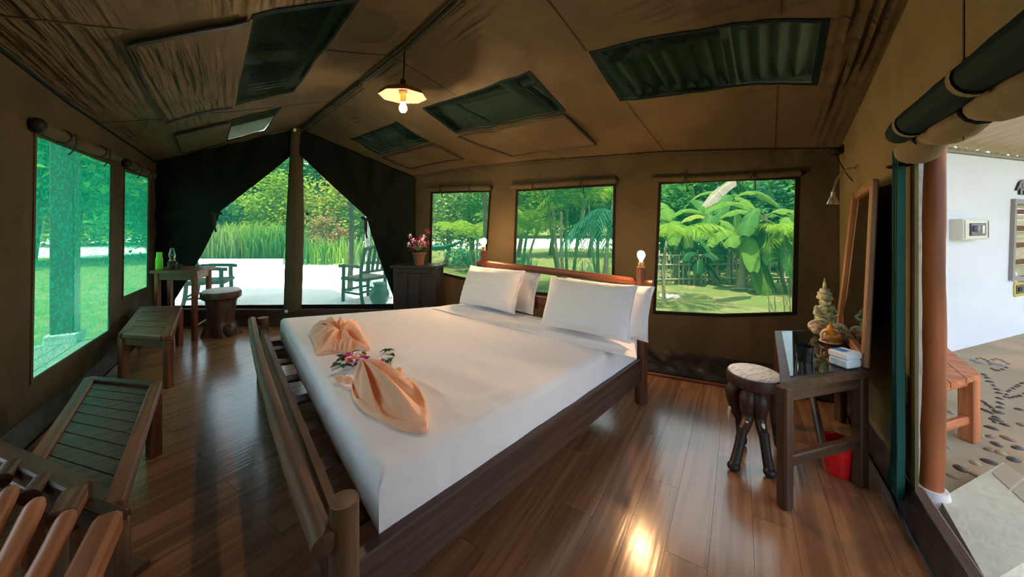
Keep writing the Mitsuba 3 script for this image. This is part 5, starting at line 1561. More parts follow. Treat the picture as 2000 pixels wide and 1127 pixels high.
sh_post('slim pale post on the patio behind the right hand chair', at(718, 500, 8.6)[0], 8.6, 3.2, 0.05, 'concrete_white')

# ------------------------------------------------------------------ plants
def leaves(rng, pts, size, c1, c2, droop=0.3, aspect=0.42):
    """Small folded leaves (four corners, two triangles each) at the points."""
    n = len(pts)
    a = rng.uniform(0, 2 * np.pi, n)
    el = rng.normal(-droop, 0.5, n)
    d = np.stack([np.cos(a) * np.cos(el), np.sin(a) * np.cos(el), np.sin(el)], 1)
    s = np.cross(d, np.stack([rng.normal(0, 0.4, n), rng.normal(0, 0.4, n), np.ones(n)], 1))
    s /= np.linalg.norm(s, axis=1, keepdims=True) + 1e-9
    L = size * rng.uniform(0.6, 1.3, n)[:, None]
    up = np.cross(s, d)
    A0 = pts - d * L * 0.5
    B0 = pts + d * L * 0.5
    m = pts - d * L * 0.05
    S1, S2 = m + s * L * aspect + up * L * 0.12, m - s * L * aspect + up * L * 0.12
    V = np.stack([A0, S1, B0, S2], 1).reshape(-1, 3)
    k = np.arange(n)[:, None] * 4
    Fc = np.vstack([k + [0, 1, 2], k + [0, 2, 3]])
    t = rng.uniform(0, 1, n)[:, None]
    col = np.array(c1) * (1 - t) + np.array(c2) * t
    return V, Fc, None, np.repeat(col, 4, 0)


def crown(rng, c, rad, n, clumps=24):
    cc = rng.normal(0, 1, (clumps, 3))
    cc /= np.linalg.norm(cc, axis=1, keepdims=True)
    cc *= rng.uniform(0.45, 1.0, (clumps, 1))
    idx = rng.integers(0, clumps, n)
    p = cc[idx] + rng.normal(0, 0.22, (n, 3))
    return np.asarray(c) + p * np.asarray(rad)


GREENS = {'lime': ((0.30, 0.42, 0.05), (0.16, 0.30, 0.04)), 'mid': ((0.10, 0.26, 0.05), (0.05, 0.16, 0.04)), 'dark': ((0.035, 0.12, 0.045), (0.015, 0.06, 0.025)),
          'yellow': ((0.50, 0.44, 0.06), (0.28, 0.36, 0.06)), 'blue': ((0.05, 0.20, 0.11), (0.03, 0.12, 0.08)), 'rose': ((0.45, 0.16, 0.12), (0.20, 0.26, 0.07)), 'pale': ((0.26, 0.36, 0.13), (0.13, 0.24, 0.08))}


GREENS = {k: tuple(tuple(1.3 * x for x in c) for c in v) for k, v in GREENS.items()}


def bush(base, label, cat, x, y, rx, ry, h, n, size, green, seed, group=None, trunk=None, z0=GZ):
    t = thing(base, label, cat, group)
    r = np.random.default_rng(seed)
    th = trunk if trunk else 0.0
    c = np.array([x, y, z0 + th + (h - th) * 0.5])
    pts = crown(r, c, (rx, ry, (h - th) * 0.5), n)
    pts[:, 2] = np.maximum(pts[:, 2], z0 + 0.03)
    part(t, 'foliage', [leaves(r, pts, size, *GREENS[green])], 'greenery', stuff=True, smooth=False)
    if trunk:
        part(t, 'trunk', [tube([(x, y, z0), (x + 0.05 * h, y, z0 + th), (x, y, z0 + th + (h - th) * 0.5)], [0.035 * h ** 0.8, 0.028 * h ** 0.8, 0.012 * h ** 0.8], 8)], 'bark')
        for k in range(4):
            a = k * 1.7 + seed
            part(t, 'branch', [tube([(x + 0.04 * h, y, z0 + th), (x + rx * 0.35 * math.cos(a), y + ry * 0.35 * math.sin(a), z0 + th + (h - th) * 0.35), (x + rx * 0.6 * math.cos(a), y + ry * 0.6 * math.sin(a), z0 + th + (h - th) * 0.6)], [0.014 * h ** 0.8, 0.010 * h ** 0.8, 0.004 * h ** 0.8], 6)], 'bark')
    else:
        for k in range(5):
            a = k * 1.3 + seed
            part(t, 'stem', [tube([(x + 0.06 * math.cos(a), y + 0.06 * math.sin(a), z0), (x + rx * 0.5 * math.cos(a), y + ry * 0.5 * math.sin(a), z0 + h * 0.7)], [0.018, 0.007], 5)], 'bark')
    return t


def reeds(base, label, cat, x, y, w, d, h, n, green, seed, group=None, z0=GZ):
    t = thing(base, label, cat, group)
    r = np.random.default_rng(seed)
    b = np.stack([x + r.uniform(-w, w, n), y + r.uniform(-d, d, n), np.full(n, z0)], 1)
    a = r.uniform(0, 2 * np.pi, n)
    hh = h * r.uniform(0.55, 1.15, n)
    lean = r.uniform(0.08, 0.42, n) * hh
    dv = np.stack([np.cos(a), np.sin(a), 0 * a], 1)
    sv = np.stack([-np.sin(a), np.cos(a), 0 * a], 1) * (0.012 + 0.010 * h)
    V = []
    for k, (f_, wd_) in enumerate(((0, 1), (0.45, 0.9), (0.8, 0.6), (1.0, 0.08))):
        p = b + np.array([0, 0, 1.0]) * (hh * (f_ - 0.12 * f_ ** 3))[:, None] + dv * (lean * f_ ** 2)[:, None]
        V += [p - sv * wd_, p + sv * wd_]
    V = np.stack(V, 1).reshape(-1, 3)
    k = np.arange(n)[:, None] * 8
    Fc = np.vstack([k + q_ for q_ in ([0, 1, 3], [0, 3, 2], [2, 3, 5], [2, 5, 4], [4, 5, 7], [4, 7, 6])])
    tt = r.uniform(0, 1, n)[:, None]
    col = np.array(GREENS[green][0]) * (1 - tt) + np.array(GREENS[green][1]) * tt
    part(t, 'blades', [(V, Fc, None, np.repeat(col, 8, 0))], 'greenery', stuff=True, smooth=False)
    return t


def frond(r, b, az, L, arch, c1, c2, nl=26, ll=0.32, rise=0.9):
    """A palm frond: an arched rib with leaflets on both sides."""
    dv = np.array([math.cos(az), math.sin(az), 0])
    s = np.linspace(0, 1, nl)
    rib = np.asarray(b) + dv * (L * (0.85 * s))[:, None] + np.array([0, 0, 1.0]) * (L * (rise * s - arch * s ** 2))[:, None]
    sv = np.array([-dv[1], dv[0], 0])
    tan = np.gradient(rib, axis=0)
    tan /= np.linalg.norm(tan, axis=1, keepdims=True)
    V, Fc, o = [], [], 0
    col = []
    for k in range(2, nl):
        w = ll * math.sin(math.pi * (0.12 + 0.83 * s[k])) * r.uniform(0.85, 1.15)
        for sg_ in (-1, 1):
            d = unit(sv * sg_ + tan[k] * 0.75 + np.array([0, 0, -0.35]) + r.normal(0, 0.08, 3))
            wv = unit(np.cross(d, [0, 0, 1.0])) * w * 0.055
            p0 = rib[k]
            V += [p0, p0 + d * w * 0.45 + wv - [0, 0, w * .02], p0 + d * w + [0, 0, -w * 0.22], p0 + d * w * 0.45 - wv - [0, 0, w * .02]]
            Fc += [[o, o + 1, o + 2], [o, o + 2, o + 3]]
            o += 4
            t = r.uniform(0, 1)
            col += [np.array(c1) * (1 - t) + np.array(c2) * t] * 4
    rb = tube(rib[::3], np.linspace(0.010, 0.003, len(rib[::3])), 4, cap=False)
    V = np.vstack([np.array(V), rb[0]])
    Fc = np.vstack([np.array(Fc), rb[1] + o])
    col = np.vstack([np.array(col), np.repeat([np.array(c2) * 1.2], len(rb[0]), 0)])
    return V, Fc, None, col


def palm(label, x, y, stems, h, nf, L, green, seed, spread=0.35, ll=0.32, group=None, arch=0.75, z0=GZ, rise=0.9, azs=None):
    t = thing('palm_clump', label, 'palm', group)
    r = np.random.default_rng(seed)
    for k in range(stems):
        a = 2 * math.pi * k / max(stems, 1) + r.uniform(0, 0.6)
        bx_, by_ = x + spread * 0.4 * math.cos(a), y + spread * 0.4 * math.sin(a)
        hh = h * r.uniform(0.75, 1.1)
        tx, ty = bx_ + spread * math.cos(a), by_ + spread * math.sin(a)
        part(t, 'stem', [tube(smoothpath([(bx_, by_, z0), ((bx_ + tx) / 2 - 0.05, (by_ + ty) / 2, z0 + hh * 0.5), (tx, ty, z0 + hh)], 8), np.linspace(0.045, 0.028, 8), 8)], 'stem_green' if k % 2 else 'stalk_pale')
        for m in range(nf):
            az = 2 * math.pi * m / nf + r.uniform(0, 0.7) if azs is None else azs[(k * nf + m) % len(azs)] + r.uniform(-0.2, 0.2)
            part(t, 'frond', [frond(r, (tx, ty, z0 + hh), az, L * r.uniform(0.8, 1.15), arch * r.uniform(0.8, 1.25), *GREENS[green], ll=ll, rise=rise)], 'greenery', smooth=False)
    return t


def broad_leaf(b, az, L, W, rise, arch, c1, seed, fold=0.25):
    """A banana leaf: a long blade on a curved midrib, with a few tears."""
    r = np.random.default_rng(seed)
    dv = np.array([math.cos(az), math.sin(az), 0])
    sv = np.array([-dv[1], dv[0], 0])
    n = 26
    s = np.linspace(0, 1, n)
    rib = np.asarray(b) + dv * (L * 0.8 * s)[:, None] + np.array([0, 0, 1.0]) * (L * (rise * s - arch * s ** 2))[:, None]
    w = W / 2 * np.clip(np.minimum((s - 0.12) * 6, 1), 0.05, 1) * np.sqrt(np.clip(1 - ((s - 0.5) / 0.52) ** 4, 0.003, 1))
    V, Fc, col, o = [], [], [], 0
    for sg_ in (-1, 1):
        k = 0
        while k < n - 1:
            m = min(n - 1, k + int(r.integers(2, 6)))
            dr = r.normal(0, 0.10)
            for a_ in range(k, m + 1):
                V += [rib[a_], rib[a_] + sv * sg_ * w[a_] * 0.55 - [0, 0, (fold + dr) * w[a_] * 0.35], rib[a_] + sv * sg_ * w[a_] - [0, 0, (fold * 1.8 + dr) * w[a_]]]
                c_ = np.array(c1) * r.uniform(0.9, 1.12)
                col += [c_ * 1.15, c_, c_ * 0.95]
            for a_ in range(m - k):
                q_ = o + a_ * 3
                for z_ in (0, 1):
                    Fc += [[q_ + z_, q_ + z_ + 3, q_ + z_ + 4], [q_ + z_, q_ + z_ + 4, q_ + z_ + 1]]
            o += (m - k + 1) * 3
            k = m
    rb = tube(rib[::3], np.linspace(0.022, 0.005, len(rib[::3])), 5, cap=False)
    V = np.vstack([np.array(V), rb[0]])
    Fc = np.vstack([np.array(Fc), rb[1] + o])
    col = np.vstack([np.array(col), np.repeat([np.array([0.26, 0.34, 0.10])], len(rb[0]), 0)])
    return V, Fc, None, col


def banana(label, x, y, h, leaves_, seed, group=None, z0=GZ):
    t = thing('banana_plant', label, 'banana plant', group)
    part(t, 'stem', [tube(smoothpath([(x, y, z0), (x + 0.06, y, z0 + h * 0.5), (x + 0.02, y, z0 + h)], 10), np.linspace(0.11, 0.05, 10), 10, lump=0.06, seed=seed)], 'stalk_pale')
    rx = np.random.default_rng(seed)
    more = [(az + 0.45, L * rx.uniform(0.7, 0.95), W * 0.8, rise * rx.uniform(0.3, 1.1), arch * rx.uniform(0.9, 1.4), np.array(c1) * rx.uniform(0.45, 0.9)) for az, L, W, rise, arch, c1 in leaves_[:4]]
    for k, (az, L, W, rise, arch, c1) in enumerate([(a_, l_, w_ * 0.85, r_, q_, c_) for a_, l_, w_, r_, q_, c_ in leaves_] + more):
        part(t, 'leaf', [broad_leaf((x + 0.02, y, z0 + h - 0.05 - 0.03 * k), az, L, W, rise, arch, c1, seed * 20 + k)], 'greenery', smooth=False)
    return t


X = lambda px, Y: (px - 1000) / FOC * Y
# beyond the patio, seen through the net door
spec = [
    ('tall_grass', 'tall pale reeds at the left behind the patio, beside the rocking chair', 428, 15.0, 1.1, 0.6, 1.7, 500, 'pale', 101),
    ('tall_grass', 'tall lime green reeds in the middle behind the patio', 487, 15.2, 1.3, 0.6, 1.75, 600, 'lime', 102),
    ('tall_grass', 'tall grass just left of the door pole behind the patio', 546, 15.0, 1.1, 0.6, 1.65, 500, 'mid', 103),
    ('tall_grass', 'grass clump just right of the door pole at the patio edge', 610, 12.3, 0.9, 0.4, 1.0, 150, 'mid', 104),
    ('tall_grass', 'grass clump behind the right hand patio chair', 668, 12.3, 1.0, 0.4, 1.0, 150, 'lime', 105),
    ('tall_grass', 'grass clump at the far right of the patio by the curtain', 724, 12.3, 0.8, 0.4, 1.05, 120, 'pale', 106)]
for b_, lab, px, Y, w_, d_, h_, n_, g_, sd in spec: reeds(b_, lab, 'tall grass', X(px, Y), Y, w_, d_, h_, n_, g_, sd, z0=GZ if Y > 14 else -0.045)
spec = [
    ('shrub', 'blue green shrub above the reeds at the left of the door view', 432, 17.0, 1.9, 1.2, 3.0, 2600, 0.17, 'blue', 111),
    ('shrub', 'lime shrub in the middle of the door view, left of the pole', 505, 17.5, 1.9, 1.2, 3.5, 3000, 0.17, 'lime', 112),
    ('shrub', 'bright yellow green shrub beside the door pole on its left', 556, 17.2, 1.4, 1.1, 4.3, 2800, 0.17, 'lime', 113),
    ('shrub', 'pale yellow shrub just right of the door pole', 618, 17.0, 1.6, 1.1, 3.8, 3000, 0.16, 'yellow', 114),
    ('shrub', 'green shrub behind the right hand patio chair', 672, 16.8, 1.5, 1.1, 3.4, 2800, 0.16, 'lime', 115),
    ('shrub', 'reddish flowering shrub near the right door curtain', 700, 17.5, 1.2, 0.9, 4.1, 1800, 0.16, 'rose', 116),
    ('shrub', 'mid green shrub behind the right door curtain', 752, 16.5, 1.6, 1.0, 2.8, 2200, 0.16, 'mid', 117),
    ('shrub', 'low pale shrub with rosy leaves between the grass clumps', 640, 15.4, 0.9, 0.6, 1.9, 1200, 0.13, 'rose', 118),
    ('shrub', 'large mid green shrub at the far left of the door view', 350, 17.0, 2.4, 1.3, 3.4, 2400, 0.18, 'mid', 119)]
for b_, lab, px, Y, rx, ry, h_, n_, s_, g_, sd in spec: bush(b_, lab, 'shrub', X(px, Y), Y, rx, ry, h_, n_, s_, g_, sd)
# the trees behind everything
trees = [(300, 24, 3.4, 5.2, 'mid'), (420, 23, 3.2, 5.2, 'dark'), (500, 22, 3.0, 5.8, 'blue'), (575, 23, 3.0, 6.6, 'mid'), (655, 21.5, 2.5, 5.8, 'dark'), (720, 23, 3.2, 5.4, 'blue'),
         (800, 36, 4.0, 6.4, 'mid'), (868, 35, 4.0, 6.4, 'pale'), (930, 36, 4.0, 6.8, 'mid'), (990, 38, 4.2, 6.8, 'blue'), (1045, 36, 4.0, 6.6, 'mid'), (1100, 38, 4.2, 7.0, 'lime'), (1165, 37, 4.2, 7.0, 'mid'), (1230, 36, 4.4, 7.0, 'dark')]
desc = {'mid': 'mid green', 'dark': 'dark green', 'blue': 'bluish green', 'pale': 'pale green', 'lime': 'lime green'}
for k, (px, Y, r_, h_, g_) in enumerate(trees):
    wh_ = 'behind the net door' if px < 760 else ('behind the small window by the flower pot' if px < 960 else 'behind the window above the headboard')
    nb = ['leftmost', 'second', 'third', 'fourth', 'fifth', 'sixth'][k] + ' from the left' if px < 760 else ['leftmost', 'second from the left', 'third from the left'][k - 6] if px < 960 else ['leftmost', 'second from the left', 'third from the left', 'fourth from the left', 'rightmost'][k - 9]
    bush('tree', f'{desc[g_]} leafy tree, {nb} {wh_}', 'tree', X(px, Y), Y, r_, r_ * 0.8, h_, 3600, 0.36, g_, 130 + k, trunk=0.8)
# left side of the tent
spec = [('shrub', 'yellow leaved shrub outside the larger left window beside the post', 165, 23.1, 2.99, 1.80, 4.41, 3000, 0.32, 'yellow', 161),
        ('shrub', 'rosy and green shrub at the near edge of the larger left window', 78, 22.7, 2.76, 1.80, 5.46, 3000, 0.32, 'rose', 162),
        ('shrub', 'green shrub behind the post outside the larger left window', 122, 23.7, 3.22, 1.80, 5.04, 3000, 0.32, 'lime', 163),
        ('shrub', 'mid green shrub seen through the narrower left window', 262, 25.5, 4.14, 2.16, 5.88, 3000, 0.32, 'mid', 164),
        ('shrub', 'pale green shrub outside the larger left window near its far edge', 205, 25.0, 3.45, 1.80, 5.46, 3000, 0.32, 'pale', 165)]
for b_, lab, px, Y, rx, ry, h_, n_, s_, g_, sd in spec: bush(b_, lab, 'shrub', X(px, Y), Y + 1.0, rx * 1.15, ry, h_, n_, s_, g_, sd)
for k, (px, Y, g_, lab) in enumerate([(60, 14, 'mid', 'tall mid green tree outside the near edge of the larger left window'), (140, 15, 'lime', 'tall lime green tree behind the post outside the larger left window'), (225, 16.5, 'mid', 'tall tree between the two left windows in the background')]):
    bush('tree', lab, 'tree', X(px, Y), Y, 3.0, 2.8, 6.3, 3200, 0.30, g_, 170 + k, trunk=2.2)

# right side: palms, banana plants, fence
palm('slender areca palm clump in the middle of the window above the headboard', X(1108, 8.8), 8.8, 6, 2.1, 6, 1.35, 'mid', 181, 0.38, 0.32, rise=1.5, arch=0.9)
palm('yellow green palm clump at the left edge of the window above the headboard', X(1018, 9.2), 9.2, 4, 1.5, 6, 1.1, 'lime', 182, 0.25, 0.3, rise=1.2)
palm('dark drooping palm at the right edge of the window above the headboard', X(1182, 7.0), 7.0, 2, 1.75, 7, 0.95, 'blue', 183, 0.12, 0.38, arch=1.6, rise=0.8)
palm('bright yellow green palm high behind the window above the headboard', X(1172, 10.5), 10.5, 2, 2.6, 8, 1.9, 'lime', 184, 0.3, 0.45, arch=0.9)
palm('light green palm seen through the small window by the flower pot', X(938, 10.0), 10.0, 3, 1.25, 6, 1.4, 'lime', 185, 0.3, 0.34)
bush('shrub', 'tall pale green bush filling the small window by the flower pot', 'shrub', X(868, 13.5), 13.5, 1.6, 1.2, 3.6, 3200, 0.14, 'pale', 186, trunk=0.6)
bush('shrub', 'green bush right of the tall pale bush in the small window', 'shrub', X(915, 14.5), 14.5, 1.5, 1.1, 3.6, 3000, 0.14, 'mid', 187, trunk=0.7)
bush('shrub', 'low dark shrub under the palm in the small window', 'shrub', X(925, 12.0), 12.0, 0.9, 0.6, 0.9, 1200, 0.11, 'blue', 188)
bush('shrub', 'mid green bush above the road behind the areca palm', 'shrub', X(1075, 18.0), 18.0, 2.4, 1.2, 4.4, 2800, 0.2, 'mid', 189, trunk=1.5)
bush('shrub', 'lime green bush above the road at the left of the window over the headboard', 'shrub', X(1012, 17.0), 17.0, 1.6, 1.0, 4.2, 2400, 0.18, 'lime', 190, trunk=1.3)
bush('shrub', 'dark bush above the road at the right of the areca palm', 'shrub', X(1150, 17.0), 17.0, 2.0, 1.0, 4.2, 2600, 0.18, 'dark', 191, trunk=1.2)
reeds('tall_grass', 'dark reeds at the lower left of the window above the headboard', 'tall grass', X(1018, 7.6), 7.6, 0.3, 0.25, 1.1, 90, 'blue', 192)
reeds('tall_grass', 'thin pale grass right of the areca palm stems', 'tall grass', X(1150, 8.4), 8.4, 0.35, 0.25, 0.8, 70, 'pale', 193)

hm = thing('hammock', 'green cloth hammock strung over the lawn outside the small window', 'hammock')
h0, h1 = at(770, 452, 7.6), at(906, 470, 7.6)
nh = 40
P = np.zeros((nh, 9, 3))
for i, t in enumerate(np.linspace(0, 1, nh)):
    c_ = h0 * (1 - t) + h1 * t + np.array([0, 0, -0.30 * 4 * t * (1 - t)])
    wv = 0.30 * math.sin(math.pi * t) ** 0.7 + 0.015
    for j, u_ in enumerate(np.linspace(-1, 1, 9)):
        P[i, j] = c_ + [0, u_ * wv * 0.9, 0.16 * wv * u_ ** 2 * 2]
part(hm, 'cloth', slabgrid(P, np.array([0, 0, 1.0]), 0.004), 'hammock_cloth')
for a, b in ((h0, h0 + np.array([-0.9, 0, 0.5])), (h1, h1 + np.array([0.35, 0.1, 0.32]))):
    part(hm, 'rope', [tube([a, b], 0.010, 6)], 'canvas_pale')
for k, p in enumerate((h0 + np.array([-0.95, 0, 0]), h1 + np.array([0.4, 0.1, 0]))):
    t = thing('slim_trunk', 'slim tree trunk holding the ' + ('left' if k == 0 else 'right') + ' end of the hammock', 'tree')
    part(t, 'trunk', [tube([(p[0], p[1], GZ), (p[0] + 0.05, p[1], 1.2), (p[0], p[1], 3.0)], [0.06, 0.05, 0.04], 8)], 'bark')
    r = np.random.default_rng(200 + k)
    part(t, 'foliage', [leaves(r, crown(r, (p[0], p[1], 3.2), (1.0, 0.9, 0.9), 1500), 0.14, *GREENS['mid'])], 'greenery', stuff=True, smooth=False)

# bamboo fence behind the lawn in the large window
fc_ = thing('bamboo_fence', 'low fence of upright bamboo poles behind the lawn in the large window', 'fence')
FY = 9.6
x0, x1 = X(1225, FY), X(1640, FY + 0.6)
nP = 58
rngq = np.random.default_rng(77)
for k in range(nP):
    t = (k + rngq.uniform(-0.25, 0.25)) / (nP - 1)
    xx, yy = x0 + (x1 - x0) * t, FY + 0.5 * t
    if rngq.uniform() < 0.06: continue
    hh = rngq.uniform(0.80, 0.94)
    part(fc_, 'pole', [tube([(xx, yy, GZ), (xx + rngq.normal(0, 0.02), yy, GZ + hh)], rngq.uniform(0.016, 0.028), 7)], 'bamboo' if k % 3 else 'bark')
for z_ in (0.16, 0.55, 0.80):
    part(fc_, 'rail', [tube([(x0, FY - 0.04, GZ + z_), (x1, FY + 0.46, GZ + z_)], 0.020, 7)], 'bamboo')

LG, MG, DG, BR = (0.14, 0.29, 0.05), (0.07, 0.20, 0.05), (0.03, 0.11, 0.05), (0.30, 0.25, 0.18)
pi = math.pi
banana('tall banana plant with broad leaves left of centre in the large window', X(1392, 10.6), 10.6, 1.75, [(pi * 0.95, 1.7, 0.52, 0.9, 0.9, LG), (pi * 1.3, 1.5, 0.5, 0.8, 1.1, MG), (pi * 1.6, 1.4, 0.5, 0.6, 1.3, LG), (-0.2, 1.6, 0.52, 1.0, 0.9, LG), (pi * 0.5, 1.6, 0.5, 1.2, 0.7, MG), (pi * 1.05, 1.3, 0.4, 0.4, 1.6, LG), (pi * 1.85, 1.3, 0.42, 0.3, 1.5, BR)], 301)
banana('banana plant with hanging leaves at the centre of the large window', X(1446, 9.1), 9.1, 1.35, [(pi * 1.4, 1.2, 0.46, 0.7, 1.3, LG), (pi * 1.75, 1.25, 0.46, 0.6, 1.2, MG), (pi * 1.1, 1.3, 0.5, 0.9, 1.0, LG), (0.2, 1.3, 0.5, 0.9, 1.0, LG), (pi * 1.5, 1.0, 0.42, 0.1, 1.3, LG)], 302)
banana('banana plant right of centre in the large window with a pale stalk', X(1492, 9.0), 9.0, 1.9, [(pi * 1.2, 1.5, 0.5, 0.7, 1.0, MG), (pi * 1.8, 1.5, 0.52, 0.7, 1.0, LG), (pi * 0.9, 1.7, 0.55, 0.9, 0.8, LG), (0.1, 1.5, 0.5, 0.9, 1.1, LG), (pi * 1.5, 1.2, 0.45, 0.2, 1.3, MG)], 303)
banana('banana plant with torn yellow green leaves at the left of the large window', X(1318, 10.4), 10.4, 1.6, [(pi * 1.0, 1.6, 0.5, 0.9, 0.9, LG), (pi * 1.35, 1.4, 0.48, 0.8, 1.1, LG), (0.1, 1.5, 0.48, 1.0, 0.9, (0.30, 0.38, 0.06)), (pi * 1.7, 1.3, 0.46, 0.6, 1.1, MG), (pi * 0.5, 1.5, 0.5, 1.2, 0.6, LG)], 304)
banana('dark banana plant between the others, low by the bamboo fence', X(1362, 9.9), 9.9, 0.75, [(pi * 1.2, 0.95, 0.36, 0.9, 0.9, DG), (pi * 1.6, 0.9, 0.36, 0.9, 0.9, DG), (pi * 1.9, 0.95, 0.34, 1.0, 0.8, DG), (pi * 0.8, 0.95, 0.34, 1.0, 0.8, MG), (pi * 0.4, 0.9, 0.34, 1.1, 0.7, DG)], 305)
palm('bright yellow green palm fronds in the upper left of the large window', X(1296, 7.4), 7.4, 1, 1.55, 7, 1.35, 'lime', 306, 0.05, 0.42, arch=0.8, azs=[0.2, 0.7, 5.8, 5.2, 1.2, 3.4, 4.4])
palm('light green palm at the upper right of the large window', X(1545, 8.6), 8.6, 3, 1.3, 7, 1.3, 'lime', 307, 0.2, 0.36, arch=0.9)
banana('tallest banana plant rising behind the others at the top of the large window', X(1425, 11.6), 11.6, 2.5, [(pi * 0.9, 1.8, 0.5, 0.7, 0.9, LG), (pi * 1.25, 1.6, 0.5, 0.6, 1.1, MG), (pi * 1.6, 1.5, 0.5, 0.5, 1.2, LG), (-0.15, 1.8, 0.52, 0.8, 0.9, LG), (pi * 1.8, 1.5, 0.5, 0.4, 1.2, MG)], 308)
banana('banana plant at the far right of the large window behind the fence', X(1530, 10.8), 10.8, 1.8, [(pi * 1.0, 1.5, 0.46, 0.7, 1.0, MG), (pi * 1.35, 1.4, 0.46, 0.6, 1.1, LG), (pi * 1.7, 1.3, 0.44, 0.4, 1.2, MG), (0.1, 1.4, 0.45, 0.8, 0.9, LG)], 309)
dl_ = thing('dead_leaf', 'large withered grey banana leaf hanging across the top of the large window', 'leaf')
part(dl_, 'blade', [broad_leaf(at(1446, 345, 7.6), pi * 1.12, 1.35, 0.30, -0.15, 0.32, (0.40, 0.36, 0.30), 71, 0.5)], 'greenery', smooth=False)
part(dl_, 'stalk', [tube([at(1446, 345, 7.6), at(1470, 330, 7.9), at(1490, 318, 8.9)], 0.02, 6)], 'dry_leaf')
for k, (px, Y, rx, h_, g_, lab) in enumerate([(1300, 13.0, 1.8, 3.5, 'mid', 'mid green bush behind the bamboo fence at the left of the large window'), (1365, 13.5, 1.7, 3.6, 'dark', 'dark bush behind the tall banana plant'), (1430, 13.2, 1.7, 3.6, 'mid', 'bush behind the bamboo fence at the centre of the large window'),
                                       (1500, 13.0, 1.8, 3.6, 'blue', 'bluish bush behind the fence right of centre in the large window'), (1570, 12.6, 1.8, 3.6, 'mid', 'bush behind the fence at the right edge of the large window')]):
    bush('shrub', lab, 'shrub', X(px, Y), Y, rx, 1.0, h_, 3000, 0.20, g_, 320 + k)
for k, (px, Y, r_, h_, g_, lab) in enumerate([(1310, 21, 3.2, 5.4, 'mid', 'tall tree in the background at the left of the large window'), (1420, 21, 3.2, 5.6, 'dark', 'tall dark tree at the back, centre of the large window'), (1540, 20, 3.4, 5.6, 'mid', 'tall tree in the background at the right of the large window')]):
    bush('tree', lab, 'tree', X(px, Y), Y, r_, 2.4, h_, 3600, 0.34, g_, 340 + k, trunk=0.7)
for k, px in enumerate((1500, 1512, 1530, 1541)):
    t = thing('sapling', f'thin leafless dark sapling before the right edge of the large window, {["first", "second", "third", "fourth"][k]} from the left', 'sapling')
    Y = 5.4 + 0.15 * k
    x_ = X(px, Y)
    put(t, [tube(smoothpath([(x_, Y, GZ), (x_ + 0.02, Y, GZ + 0.25), (x_ - 0.01 * k, Y, GZ + 0.62 + 0.07 * (k % 2))], 8), np.linspace(0.011, 0.004, 8), 6), tube([(x_ + 0.01, Y, GZ + 0.3), (x_ + 0.07 * (1 - 2 * (k % 2)), Y, GZ + 0.48)], 0.004, 5)], 'bark')
for k, (a, b) in enumerate([((1428, 566), (1500, 572)), ((1452, 556), (1492, 576)), ((1440, 561), (1482, 538)), ((1462, 570), (1512, 566))]):
    t = thing('fallen_branch', ['long pale', 'crossing pale', 'upward leaning pale', 'short pale'][k] + ' fallen branch on the lawn before the bamboo fence', 'branch')
    p, q_ = gr(*a, GZ), gr(*b, GZ) if k != 2 else at(*b, 9.0)
    put(t, [tube(smoothpath([p + [0, 0, 0.025], (p + q_) / 2 + [0, 0, 0.06], q_ + [0, 0, 0.025]], 9), np.linspace(0.022, 0.010, 9), 7)], 'dry_leaf')
for k, (px, py) in enumerate(((1294, 582), (1304, 584), (1314, 583), (1322, 585))):
    t = thing('white_stone', f'white stone on the lawn in the large window, {["leftmost", "second", "third", "rightmost"][k]} of the short row', 'stone', 'white stones on the lawn')
    put(t, [ball(gr(px, py, GZ) + [0, 0, 0.04], (0.07, 0.06, 0.06 + 0.01 * (k % 2)), 7)], 'concrete_white')

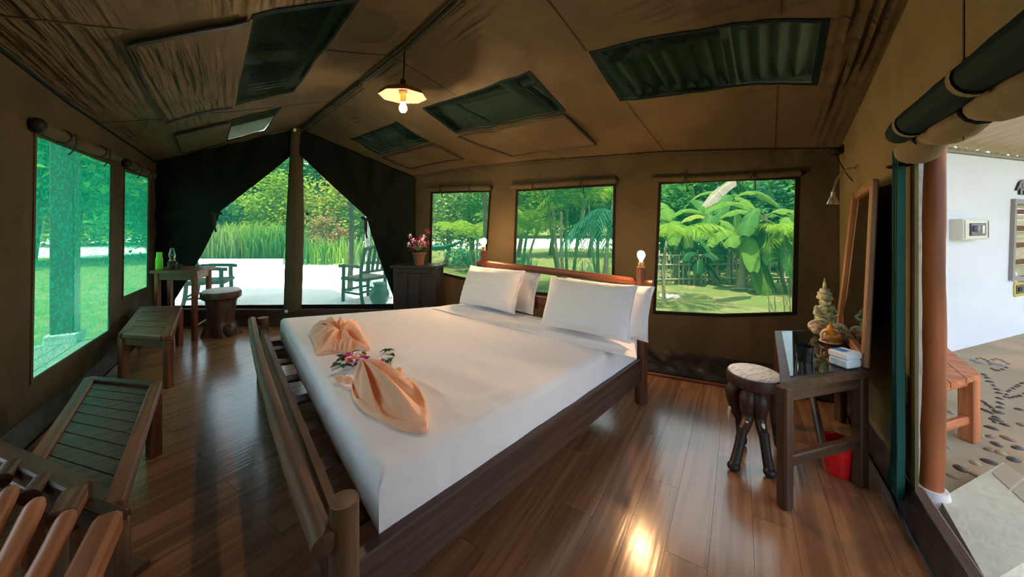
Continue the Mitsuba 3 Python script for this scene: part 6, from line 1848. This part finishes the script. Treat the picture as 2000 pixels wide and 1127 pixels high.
# ------------------------------------------------------------------ patio furniture
def armchair(label, x, y, rot, m, slats):
    t = thing('armchair', label, 'chair')
    R = rotz(rot)
    o = np.array([x, y, -0.048])
    w = lambda p: R @ np.asarray(p, float) + o
    sx, sy, sz = 0.27, 0.25, 0.42            # half width, half depth; the chair faces +y before it is turned
    for a in (-1, 1):
        part(t, 'leg', [tube([w((a * sx, sy, 0)), w((a * sx, sy - 0.02, 0.63))], 0.030, 9)], m)
        part(t, 'leg', [tube(smoothpath([w((a * sx, -sy - 0.05, 0)), w((a * sx, -sy + 0.01, sz)), w((a * sx * 0.92, -sy - 0.10, 1.0))], 10), 0.030, 9)], m)
        part(t, 'arm', [tube(smoothpath([w((a * (sx + 0.01), -sy - 0.03, 0.66)), w((a * (sx + 0.03), 0, 0.67)), w((a * (sx + 0.02), sy + 0.07, 0.645))], 8), [0.03] * 8, 9)], m)
        part(t, 'stretcher', [tube([w((a * sx, -sy, 0.17)), w((a * sx, sy, 0.17))], 0.02, 8)], m)
    part(t, 'stretcher', [tube([w((-sx, sy, 0.2)), w((sx, sy, 0.2))], 0.02, 8)], m)
    part(t, 'stretcher', [tube([w((-sx, -sy, 0.2)), w((sx, -sy, 0.2))], 0.02, 8)], m)
    part(t, 'seat', [xf(pbox(2 * sx + 0.06, 2 * sy + 0.08, 0.05, 0.012), R, w((0, 0, sz)))], m)
    part(t, 'top_rail', [tube(smoothpath([w((-sx * 0.95, -sy - 0.10, 0.98)), w((0, -sy - 0.13, 1.03)), w((sx * 0.95, -sy - 0.10, 0.98))], 8), 0.036, 9)], m)
    part(t, 'lower_rail', [tube([w((-sx, -sy - 0.02, 0.56)), w((sx, -sy - 0.02, 0.56))], 0.024, 8)], m)
    for k in range(slats):
        u_ = (k + 1) / (slats + 1) * 2 - 1
        part(t, 'back_slat', [beam(w((u_ * sx, -sy - 0.025, 0.56)), w((u_ * sx * 0.95, -sy - 0.115, 0.99)), 0.055, 0.02, 0.004, up=R @ np.array([0, 1.0, 0.2]))], m)
    return t


armchair('wooden slat back armchair on the patio left of the door pole', at(410, 590, 6.35)[0], 6.35, -1.15, 'wood_outdoor', 3)
armchair('rustic wooden armchair on the patio right of the door pole', at(712, 580, 6.75)[0], 6.75, 1.05, 'wood_outdoor', 4)
vp = thing('glazed_jar', 'dark glazed jar on the patio beside the rustic armchair', 'jar')
g_ = at(741, 585, 6.3)
put(vp, [xf(lathe([(0, 0), (0.09, 0.0), (0.15, 0.10), (0.17, 0.20), (0.13, 0.30), (0.085, 0.34), (0.11, 0.40), (0.095, 0.40), (0.07, 0.35), (0, 0.34)], 22), t=(g_[0], g_[1], -0.048))], 'pot_glaze')
